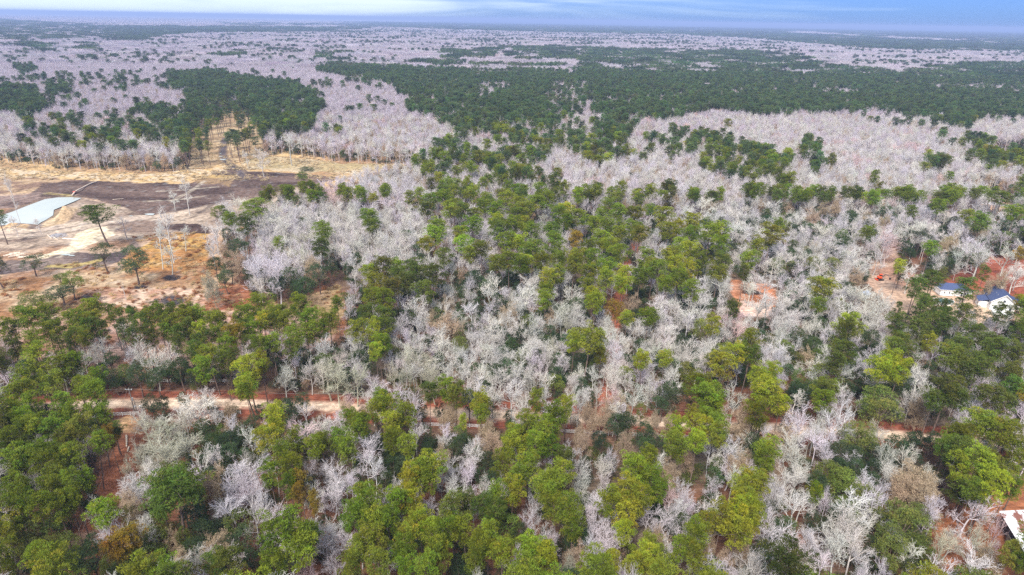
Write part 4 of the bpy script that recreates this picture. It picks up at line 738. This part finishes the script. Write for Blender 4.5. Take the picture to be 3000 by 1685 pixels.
# undergrowth
A, B, u, v, zc = scatter(90, 900, 4.2); m = ~in_clear(A, B) & (np.minimum(dist_line(A, B, RW), dist_line(A, B, LW)) > 5) & (gen.random(len(A)) < np.where(v > 560, .55, .3)); m[m] = [not blocks(a, b, 2.6, 1.8, .5) for a, b in zip(A[m], B[m])]
n = int(m.sum()); tints = np.array([jit('O' if gen.random() < .6 else ('T' if gen.random() < .5 else 'Q')) for _ in range(n)])*.8
ub = lib('bush_forms', [m_[0] for m_ in FULL['bush']]); sc_ = .6+.6*gen.random((n, 1)); mass('undergrowth', 'low dark green and brown brush covering the ground under the trees', ub, np.stack([A[m], B[m], 0*A[m]-.1], 1), gen.integers(0, 3, n), gen.random(n)*6.28, np.concatenate([sc_, sc_, sc_*(.6+.6*gen.random((n, 1)))], 1), tints)
# dry grass and weed tufts in the clearing
A, B, u, v, zc = scatter(190, 640, 2.6); m = in_clear(A, B) & (poly_sd(A, B, pondw) > 6) & (u < 1300)
u0_, v0_, _ = proj(np.stack([A, B, 0*A], -1)); grassy = ((v0_ > 770) & (v0_ < 1110)) | ((v0_ < 530)) | ((u0_ > 390) & (u0_ < 620) & (v0_ > 685)); m &= grassy & (gen.random(len(A)) < .42) & (vnoise(A, B, 14, 41) > .38)
def tuft(seed):
    g = np.random.default_rng(seed); c = g.normal(size=(5, 3))*[.5, .5, .05]+[0, 0, .1]; v_, f_, per = leaves(c, np.full(5, .35), 26, .75, .10, g, upb=1.5); return np_mesh('tuft', v_, f_, M_leaf, var=np.repeat(.75+.5*g.random((5, 1))*np.ones((5, 3)), per, 0))
n = int(m.sum()); gl = lib('tuft_forms', [tuft(300+i) for i in range(3)]); vv = v0_[m]; tg = np.where((gen.random(n) < .55)[:, None], [.50, .36, .20], [.34, .16, .075]); tg = np.where((vv < 530)[:, None], [.56, .44, .28], tg)*(.75+.5*gen.random((n, 1)))
sg = .6+1.0*gen.random((n, 1)); mass('dry_grass', 'tan and rust coloured dry grass tufts on the cleared ground', gl, np.stack([A[m], B[m], 0*A[m]+.05], 1), gen.integers(0, 3, n), gen.random(n)*6.28, np.concatenate([sg*1.3, sg*1.3, sg*.8], 1), tg)
# ------------------------------------------------------------------ built things
M_bluerf = mat('dark_blue_shingles', (.065, .085, .175), rough=.8, noise=.18, nscale=6)
M_siding = mat('white_siding', (.82, .82, .82), rough=.6, noise=.04, nscale=1)
M_slate = mat('grey_shed_roof', (.22, .28, .42), rough=.7, noise=.15, nscale=4)
M_orange = mat('orange_paint', (.80, .10, .03), rough=.45, noise=.1, nscale=5)
M_tan = mat('tan_wall', (.50, .42, .34), noise=.1, nscale=2)
M_trim = mat('white_trim', (.85, .85, .85), rough=.5)
M_pool = mat('pool_water', (.035, .10, .08), rough=.05, spec=.8)
M_concrete = mat('pale_concrete', (.6, .58, .56), noise=.12, nscale=1)
def rust_mat():
    m = mat('rusty_tin_roof', (.78, .78, .82), rough=.5, spec=.4); t = m.node_tree; b = t.nodes['Principled BSDF']; c = t.nodes.new('ShaderNodeTexCoord'); q = t.nodes.new('ShaderNodeMapping'); q.inputs['Scale'].default_value = (.10, .22, .2); q.inputs['Location'].default_value = (.7, .35, 0)
    n = t.nodes.new('ShaderNodeTexNoise'); n.inputs['Scale'].default_value = 1.6; n.inputs['Detail'].default_value = 8; n.inputs['Roughness'].default_value = .6; t.links.new(c.outputs['Object'], q.inputs[0]); t.links.new(q.outputs[0], n.inputs['Vector'])
    r = t.nodes.new('ShaderNodeValToRGB'); e = r.color_ramp.elements; e[0].position = .37; e[0].color = (.24, .10, .08, 1); e[1].position = .42; e[1].color = (.80, .80, .84, 1); t.links.new(n.outputs[0], r.inputs[0]); t.links.new(r.outputs[0], b.inputs['Base Color'])
    return m
M_rust = rust_mat()
def roof_gable(mb, w_, d, z, rise, oh=.4, th=.18):
    """ridge along x"""
    a, b = w_/2+oh, d/2+oh; k = rise/(d/2)*oh
    for s in (-1, 1):
        pts = [(-a, s*b, z-k), (a, s*b, z-k), (a, 0, z+rise), (-a, 0, z+rise)]
        if s > 0: pts = pts[::-1]
        mb.prism(pts, th)
def window(parent, c, ax, w_=.9, h=1.2, door=False):
    """c centre on wall, ax 'x' = wall facing -y/+y, 'y' = wall facing +-x ; sign gives outward side"""
    s, a = ax; dx, dy = (0, s) if a == 'y' else (s, 0)
    f = MB(); g = MB()
    if a == 'y': f.box((c[0], c[1]+.03*s, c[2]), (w_+.2, .10, h+.2)); g.box((c[0], c[1]+.10*s, c[2]), (w_, .06, h))
    else: f.box((c[0]+.03*s, c[1], c[2]), (.10, w_+.2, h+.2)); g.box((c[0]+.10*s, c[1], c[2]), (.06, w_, h))
    o = f.build('door' if door else 'window', M_trim, parent); g.build('pane', M_glass, o)
def at_px(u, v): p = P2(u, v); return (p[0], p[1], 0)
# white outbuilding with hipped blue roof
p = P2(2797, 866); e = tag(empty('outbuilding', (p[0], p[1]+2.5, 0), R(-7)), 'long low white outbuilding with dark blue hipped roof, behind the round pool', 'building')
W_, D_, Hh = 14.0, 7.0, 3.1
MB().box((0, 0, Hh/2), (W_, D_, Hh)).build('wall', M_siding, e)
rf = MB(); a, b = W_/2+.4, D_/2+.4; z0, z1, rx = Hh-.02, Hh+2.4, W_/2-3.2
rf.v = [(-a, -b, z0), (a, -b, z0), (a, b, z0), (-a, b, z0), (-rx, 0, z1), (rx, 0, z1)]; rf.f = [(0, 1, 5, 4), (1, 2, 5), (2, 3, 4, 5), (3, 0, 4), (3, 2, 1, 0)]
rf.build('roof', M_bluerf, e); MB().box((0, -b+.02, z0-.06), (2*a, .06, .22)).box((a, 0, z0-.06), (.06, 2*b-.1, .22)).box((-a, 0, z0-.06), (.06, 2*b-.1, .22)).build('gutter', M_trim, e)
for x, w_, h, dr in ((-5.2, .5, .9, 0), (-3.0, .5, .9, 0), (2.6, .9, 2.0, 1), (4.2, .8, 1.1, 0), (5.2, .8, 1.1, 0)): window(e, (x, -D_/2, 1.1 if dr else 1.7), (-1, 'y'), w_, h, bool(dr))
# main house: ridge running away from the camera, gable end facing it
q0, q1 = P2(2903, 872), P2(2930, 912); p = P2(2921, 898); an = math.atan2(q1[1]-q0[1], q1[0]-q0[0])
e = tag(empty('house', (p[0], p[1], 0), an), 'tall white house with dark blue gable roof and side wings, right of the pool', 'house')
MB().box((0, 0, 2.4), (14, 9.4, 4.8)).build('wall', M_siding, e)
r_ = MB(); roof_gable(r_, 14, 9.4, 4.8, 3.6, .5, .2); r_.build('roof', M_bluerf, e)
g_ = MB()
for s in (-1, 1): g_.poly([(s*7.0, -4.7, 4.78), (s*7.0, 4.7, 4.78), (s*7.0, 0, 8.3)][::s])
g_.build('gable', M_siding, e)
bg_ = MB()
for s in (-1, 1): bg_.prism([(7.52, s*5.15, 4.38), (7.64, s*5.15, 4.38), (7.64, 0, 8.34), (7.52, 0, 8.34)], .34)
bg_.build('barge_board', M_trim, e)
MB().box((-1.5, 7.1, 1.7), (6.4, 4.6, 3.4)).build('side_wing', M_siding, e); MB().prism([(-5.1, 4.72, 4.5), (2.1, 4.72, 4.5), (2.1, 9.8, 3.3), (-5.1, 9.8, 3.3)], .15).build('roof', M_bluerf, e)
MB().box((1.0, -6.6, 1.5), (6.0, 3.8, 3.0)).build('side_wing', M_siding, e); MB().prism([(-2.4, -8.9, 2.9), (4.4, -8.9, 2.9), (4.4, -4.72, 4.3), (-2.4, -4.72, 4.3)], .15).build('roof', M_bluerf, e)
for y in (-3, 0, 3): window(e, (7.0, y, 1.9), (1, 'x'), 1.0, 1.5)
window(e, (7.0, 0, 5.4), (1, 'x'), .9, 1.1)
for x in (-5, 5.6): window(e, (x, -4.7, 3.0), (-1, 'y'), .9, 1.2)
for x in (-.6, 2.6): window(e, (x, -8.5, 1.6), (-1, 'y'), 1.0, 1.2)
MB().box((9.4, -1.0, .5), (4.6, 6.5, 1.0)).build('deck', M_trim, e); d_ = MB().box((11.6, -1.0, 1.95), (.1, 6.5, .1))
for y in (-4.1, -1.0, 2.1): d_.box((11.6, y, 1.45), (.12, .12, .9))
d_.build('railing', M_trim, e); MB().box((-2.0, 0, 8.6), (1.0, 1.0, 1.6)).build('chimney', M_tan, e); v_ = MB()
for x in (1, 3.5): v_.tube([(x, -2.2, 6.6), (x, -2.2, 7.3)], .12, 8)
v_.build('roof_vent', M_metal, e)
# round pool
p = P2(2762, 888); e = tag(empty('swimming_pool', (p[0], p[1], 0)), 'oval above-ground pool with white rim and green-blue water in front of the outbuilding', 'pool')
th = np.linspace(0, 2*np.pi, 49)[:-1]; wl = MB(); n = len(th)
for r1_, r2_, z in ((4.8, 3.1, 0), (4.8, 3.1, 1.32), (4.55, 2.85, 1.32), (4.55, 2.85, .4)): wl.v += [(r1_*math.cos(t), r2_*math.sin(t), z) for t in th]
for k in range(3):
    for j in range(n): wl.f.append((k*n+j, k*n+(j+1) % n, (k+1)*n+(j+1) % n, (k+1)*n+j))
wl.build('pool_wall', M_siding, e); MB().poly([(4.56*math.cos(t), 2.86*math.sin(t), 1.02) for t in th]).build('water', M_pool, e)
ld = MB().tube([(-5.3, -.5, 0), (-5.2, -.5, 2.2), (-4.6, -.5, 2.2)], .06, 6).tube([(-5.3, .1, 0), (-5.2, .1, 2.2), (-4.6, .1, 2.2)], .06, 6)
for z in (.4, .8, 1.2): ld.box((-5.27, -.2, z), (.3, .6, .07))
ld.build('ladder', M_trim, e)
# excavator
p = P2(2578, 820); e = tag(empty('excavator', (p[0], p[1], 0), R(8)), 'small orange-red excavator with black arm stretched out to the right', 'excavator')
for s in (-1, 1): MB().prism([(-1.5, s*.95-.25, .08), (1.5, s*.95-.25, .08), (1.5, s*.95+.25, .08), (-1.5, s*.95+.25, .08)], .62).build('track', M_dark, e, bevel=.15)
MB().box((-.1, 0, .95), (1.6, 1.5, .4)).build('undercarriage', M_dark, e); bd = MB().box((-.6, 0, 1.55), (1.7, 1.9, .9)).build('body', M_orange, e, bevel=.12)
cb = MB().box((.25, .45, 2.0), (1.2, .95, 1.5)).build('cab', M_dark, e, bevel=.06); MB().box((.25, .45, 2.82), (1.35, 1.1, .14)).build('cab_roof', M_orange, cb)
MB().prism([(-2.2, -1.2, .1), (-1.95, -1.2, .1), (-1.95, 1.2, .1), (-2.2, 1.2, .1)], .6).build('blade', M_orange, e)
bm = MB().tube([(.5, -.3, 1.5), (1.9, -.3, 2.9), (3.5, -.3, 2.6)], [.2, .2, .15], 6).build('boom', M_dark, e); MB().tube([(3.5, -.3, 2.6), (5.2, -.3, .9)], [.15, .1], 6).build('stick', M_wood, bm); MB().prism([(5.0, -.65, .2), (5.7, -.65, .2), (5.7, .05, .2), (5.0, .05, .2)], .7).build('bucket', M_dark, bm)
# small sheds
def shed(u, v, w_, d, h, rz, label, rm, wm=None):
    p = P2(u, v); e = tag(empty('shed', (p[0], p[1], 0), R(rz)), label, 'shed', None)
    MB().box((0, 0, h/2), (w_, d, h)).build('wall', wm or M_siding, e); r_ = MB(); roof_gable(r_, w_, d, h, d*.3, .3, .12); r_.build('roof', rm, e); g_ = MB()
    for s in (-1, 1): g_.poly([(s*w_/2, -d/2, h), (s*w_/2, d/2, h), (s*w_/2, 0, h+d*.29)][::s])
    g_.build('gable', wm or M_siding, e); window(e, (0, -d/2, h*.45), (-1, 'y'), .9, h*.75, True)
    return e
shed(2530, 872, 4.2, 3.6, 2.2, 35, 'small shed with pale blue-grey roof at the left edge of the yard', M_slate)
shed(2309, 775, 5.0, 4.0, 2.6, 10, 'dark blue roofed shed half hidden among leafless trees above the orange clearing', M_bluerf, M_tan)
# far house and carport
p = P2(2962, 476); e = tag(empty('house', (p[0], p[1], 0), R(-12)), 'tan single-storey house with pale metal roof near the right edge, far back', 'house')
MB().box((0, 0, 1.6), (26, 9, 3.2)).build('wall', M_tan, e); r_ = MB(); roof_gable(r_, 26, 9, 3.2, 1.8, .7, .2); r_.build('roof', M_metal, e); g_ = MB()
for s in (-1, 1): g_.poly([(s*13, -4.5, 3.2), (s*13, 4.5, 3.2), (s*13, 0, 4.95)][::s])
g_.build('gable', M_tan, e)
for x in (-9, -3, 8): window(e, (x, -4.5, 1.7), (-1, 'y'), 1.6, 1.3)
window(e, (3, -4.5, 1.2), (-1, 'y'), 1.2, 2.1, True)
# barn with rusty roof, bottom right
p0 = P2(2927, 1498, 4.2); p1 = P2(2990, 1600, 4.2); ax = np.arctan2(p1[1]-p0[1], p1[0]-p0[0]); ln = np.hypot(*(p1-p0)[:2])+3
d0 = np.array([math.cos(ax), math.sin(ax)]); s0 = np.array([-d0[1], d0[0]]); s0 = s0 if s0[0] > 0 else -s0
e = tag(empty('barn', (*p0[:2], 0), ax), 'old barn with pale tin roof blotched with rust, cut by the bottom right edge', 'barn')
sg_ = 1 if abs(np.dot(s0, [-d0[1], d0[0]])-1) < .01 else -1; WD = 17.
M_darkwall = mat('grey_board_wall', (.10, .10, .12), noise=.3, nscale=2, stretch=(2, 2, .2))
MB().box((ln/2, sg_*(WD/2+.5), 2.05), (ln-.8, WD-.8, 4.1)).build('wall', M_darkwall, e)
f_ = [(0, 0, 4.15), (ln, 0, 4.15), (ln, sg_*WD/2, 7.0), (0, sg_*WD/2, 7.0)]; f2_ = [(0, sg_*WD/2, 7.0), (ln, sg_*WD/2, 7.0), (ln, sg_*WD, 4.15), (0, sg_*WD, 4.15)]
q = MB(); q.prism(f_ if sg_ > 0 else f_[::-1], .12); q.prism(f2_ if sg_ > 0 else f2_[::-1], .12); q.build('roof', M_rust, e)
g_ = MB().poly([(.4, sg_*.9, 4.1), (.4, sg_*(WD-.9), 4.1), (.4, sg_*WD/2, 6.7)]).poly([(ln-.4, sg_*.9, 4.1), (ln-.4, sg_*(WD-.9), 4.1), (ln-.4, sg_*WD/2, 6.7)]); g_.build('gable', M_darkwall, e)
MB().box((-.35, sg_*WD/2, 3.9), (.7, WD*.9, .12)).build('eave_flashing', M_metal, e); MB().box((ln*.5, -sg_*.02+sg_*.08, 1.3), (2.4, .12, 2.4)).build('barn_door', M_wood, e)
# fences
def fence(u0_, v0_, u1_, v1_, label, step=2.5):
    a = P2(u0_, v0_); b = P2(u1_, v1_); l = np.hypot(*(b-a)[:2]); an = math.atan2(b[1]-a[1], b[0]-a[0]); n = max(1, round(l/step))
    e = tag(empty('fence', (a[0], a[1], 0), an), label, 'fence', 'white three-rail fences along the dirt road'); pm = MB().box((0, 0, .68), (.15, .15, 1.45)); first = pm.build('post', M_white, e)
    for i in range(1, n+1):
        o = first.copy(); COL.objects.link(o); o.parent = e; o.location.x = l*i/n
    for z in (.35, .78, 1.2): MB().box((l/2, .10, z), (l, .05, .13)).build('rail', M_white, e)
fence(115, 1230, 408, 1216, 'white three-rail fence at the foot of the utility pole, crossing the power-line cut')
fence(600, 1213, 706, 1213, 'short white fence length ending beside the lone tall pine on the near side')
fence(430, 1121, 700, 1121, 'white rail fence on the far side of the road, behind dark evergreens')
fence(1200, 1247, 1420, 1254, 'white fence glimpsed between green pines left of the middle road')
fence(1640, 1268, 2020, 1286, 'long white fence beside the road, right of centre, either side of a dark evergreen')
# utility poles and wires
def pole(u, v, h, label, full=True, rz=0.):
    p = P2(u, v); e = tag(empty('utility_pole', (p[0], p[1], 0), rz), label, 'utility pole'); MB().tube([(0, 0, 0), (0, 0, h)], [.20, .13], 9).build('pole', M_wood, e)
    c = MB().box((0, -.16, h-.55), (2.2, .12, .14)).build('crossarm', M_metal, e)
    for x in (-1, 0, 1): MB().tube([(x, -.16, h-.48), (x, -.16, h-.15)], [.09, .05], 7).build('insulator', M_trim, c)
    if full: MB().tube([(.42, -.1, h-4.6), (.42, -.1, h-3.6)], .28, 10).build('transformer', M_metal, e, smooth=False); MB().box((.2, 0, h-4.1), (.3, .1, .1)).build('bracket', M_metal, e)
    return e, (p[0], p[1], h)
def h_for(u, v, tv):
    p = P2(u, v); lo, hi = 2., 30.
    for _ in range(24):
        m = (lo+hi)/2
        if proj([p[0], p[1], m])[1] > tv: lo = m
        else: hi = m
    return m
e1, t1_ = pole(394, 1205, h_for(394, 1205, 1137), 'tall wooden utility pole with white-capped top, by the dirt road at left')
ps = P2(402, 1212); e = tag(empty('utility_pole', (ps[0], ps[1], 0)), 'shorter service pole with grey transformer, just right of the tall pole', 'utility pole')
hs = h_for(402, 1212, 1172); MB().tube([(0, 0, 0), (0, 0, hs)], [.17, .12], 8).build('pole', M_wood, e); MB().tube([(.1, -.35, hs*.42), (.1, -.35, hs*.60)], .33, 10).build('transformer', M_metal, e); MB().tube([(.1, -.3, hs*.5), (1.6, -.3, hs*.62)], .05, 6).build('lamp_arm', M_metal, e); MB().box((1.75, -.3, hs*.62), (.6, .3, .16)).build('lamp_head', M_trim, e)
e2, t2_ = pole(1180, 1232, 11, 'wooden utility pole hidden among pines left of the middle fence', False); e3, t3_ = pole(2078, 1290, 11, 'dark utility pole rising through yellow-green pines right of the long fence', False)
M_wire = mat('wire', (.22, .19, .18), rough=.5)
def wire(a, b, label, off=(0, 0), sag=1.2):
    e = empty('power_line', a); tag(e, label, 'power line', 'overhead wires')
    for o_ in off:
        pts = [((b[0]-a[0])*t, (b[1]-a[1])*t+o_*(1 if abs(b[0]-a[0]) > abs(b[1]-a[1]) else 0)*.6, (b[2]-a[2])*t-.2-sag*4*t*(1-t)-abs(o_)*(1 if abs(b[0]-a[0]) > abs(b[1]-a[1]) else 0)*.4) for t in np.linspace(0, 1, 15)]
        if abs(b[0]-a[0]) <= abs(b[1]-a[1]): pts = [(x+o_*.45, y, z) for x, y, z in pts]
        MB().tube(pts, .02, 4).build('wire', M_wire, e)
wire(t1_, t2_, 'pair of wires running right from the tall pole above the dirt road', (0, 2.6))
wire(t2_, t3_, 'pair of wires over the middle of the road between hidden poles', (0, 2.6))
tl = P2(-250, 1225); wire(t1_, (tl[0], tl[1], 11), 'pair of wires running left from the tall pole into the pines', (0, 2.6))
tb = P2(262, 1640); wire(t1_, (tb[0], tb[1], 9), 'two parallel wires hanging down the brown power-line cut', (-1, 1), 1.5)
# pale hose / discharge pipe beside the pond, with its red pump
def line3(pts, z=.3): return [(*P2(a, b)[:2], z+c) for a, b, c in pts]
pts = line3([(212,574,.3),(222,566,.9),(232,561,1.2),(245,553,.8),(258,544,.4),(270,538,.2),(284,534,.1)])
tag(MB().tube(pts, .42, 8).build('discharge_pipe', M_log, smooth=True), 'long pale pipe lying across black mud above the pond', 'pipe')
p = P2(219, 567); e = tag(empty('pump', (p[0], p[1], .2)), 'small red pump at the pond end of the pale pipe', 'pump'); M_red = mat('red_paint', (.55, .10, .08), rough=.5)
MB().box((0, 0, .9), (1.8, 1.2, 1.0)).build('housing', M_red, e, bevel=.08); MB().tube([(-.6, .9, .3), (-.6, -.9, .3)], .32, 10).tube([(.6, .9, .3), (.6, -.9, .3)], .32, 10).build('wheel', M_dark, e); MB().tube([(.3, 0, 1.4), (.3, 0, 2.0)], .08, 6).build('exhaust', M_dark, e)
# logs
def log(pts, r, label, z=.25, mt=None):
    q = line3([(a, b, 0) for a, b in pts], z); return tag(MB().tube(q, [r*(1-.4*i/(len(q)-1)) for i in range(len(q))], 8).build('log', mt or M_log), label, 'log', 'fallen logs')
log([(371,1278),(371.5,1294),(371,1311)], .30, 'long pale stripped log lying in the upper part of the power-line cut')
log([(378,1312),(375,1320),(374,1326)], .26, 'short pale log just below the long one in the power-line cut')
log([(382,1343),(380,1353)], .2, 'small broken log low on the right side of the power-line cut'); log([(371,1349),(372,1355)], .2, 'stub of pale log low in the middle of the power-line cut')
log([(140,690),(152,700)], .3, 'bleached log left of the sandy patch'); log([(184,700),(230,702)], .22, 'thin bleached pole lying along the track above the sandy patch', mt=M_white)
log([(152,693),(170,704)], .3, 'short log among grey branches left of the sandy patch'); log([(330,586),(362,583)], .2, 'thin pale pole on the mud right of the pond')
# heap of stripped logs at the left
p = P2(62, 750); e = tag(empty('log_pile', (p[0], p[1], 0)), 'jumbled heap of bleached logs beside the left-hand evergreens below the pond', 'log pile'); g = np.random.default_rng(5)
for i in range(22):
    a = g.uniform(-.5, .9); c_ = g.normal(size=2)*[5.0, 2.2]; l_ = g.uniform(2.5, 6); z = .3+.9*g.random()*max(0, 1-abs(c_[0])/8)
    MB().tube([(c_[0]-l_/2*math.cos(a), c_[1]-l_/2*math.sin(a), z), (c_[0]+l_/2*math.cos(a), c_[1]+l_/2*math.sin(a), z+g.uniform(-.2, .6))], [.26, .16], 7).build('log', M_log, e)
# heaps of cut branches
def heap(u, v, rx, ry, hgt, label, colr, seed, n=160):
    p = P2(u, v); g = np.random.default_rng(seed); a = g.random(n)*6.28; q = np.sqrt(g.random(n)); z = hgt*(1-q*q)*g.random(n); A = np.stack([p[0]+np.cos(a)*q*rx, p[1]+np.sin(a)*q*ry, z], 1); d = unit(g.normal(size=(n, 3))*[1, 1, .25]); l_ = g.uniform(.8, 2.4, n)[:, None]
    v_, f_ = tubes(A-d*l_/2, A+d*l_/2, np.full(n, .09), np.full(n, .03), 4); v_[:, 2] = np.maximum(v_[:, 2], .0); o = link('brush_pile', np_mesh('brush_pile', v_, f_, M_twig, var=np.ones((len(v_), 3)))); o['tint'] = colr; tag(o, label, 'brush pile', 'heaps of cut branches')
heap(170, 692, 5, 4, 1.6, 'blue-grey heap of tangled branches left of the sandy patch', (.45, .45, .5), 1); heap(2203, 858, 3.6, 2.6, 1.6, 'round dark heap of branches in the orange-soil clearing', (.10, .08, .08), 2, 260)
heap(503, 815, 4.6, 3, 1.2, 'black burnt heap at the foot of thin bare trees', (.06, .05, .055), 3, 240); heap(412, 842, 3, 1.8, .7, 'small black heap at the foot of the leaning dead tree', (.07, .06, .07), 4); heap(265, 874, 7, 4, .6, 'flat dark heap at the left of the rust-coloured grass', (.12, .10, .10), 5)
heap(500, 882, 9, 5, .7, 'wide dark heap of burnt branches just above the pine row', (.10, .09, .10), 6, 300); heap(2225, 860, 2, 1.5, .5, 'thin scatter of dark sticks right of the round heap', (.2, .14, .12), 7, 60)
# small white trailer in the clearing
p = P2(2267, 840); e = tag(empty('trailer', (p[0], p[1], 0), R(12)), 'tiny white cart standing at the right of the orange-soil clearing', 'cart'); MB().box((0, 0, .8), (2.4, 1.4, .5)).build('bed', M_white, e, bevel=.05)
for s in (-1, 1): MB().tube([(0, s*.72, .38), (0, s*.92, .38)], .38, 14).build('wheel', M_dark, e)
MB().tube([(1.2, 0, .6), (2.3, 0, .5)], .06, 6).build('hitch', M_metal, e)
# ------------------------------------------------------------------ haze
hz = MB().box((0, 0, 70.), (150000, 150000, 150.)); mh = bpy.data.materials.new('haze'); mh.use_nodes = True; t = mh.node_tree; t.nodes.clear(); oo = t.nodes.new('ShaderNodeOutputMaterial'); pv = t.nodes.new('ShaderNodeVolumePrincipled')
pv.inputs['Color'].default_value = (.48, .61, 1.0, 1); pv.inputs['Density'].default_value = 1.1e-4; pv.inputs['Anisotropy'].default_value = 0.1; t.links.new(pv.outputs[0], oo.inputs['Volume'])
o = hz.build('haze', mh); o['kind'] = 'stuff'; o['label'] = 'thin blue haze over the distant woods'
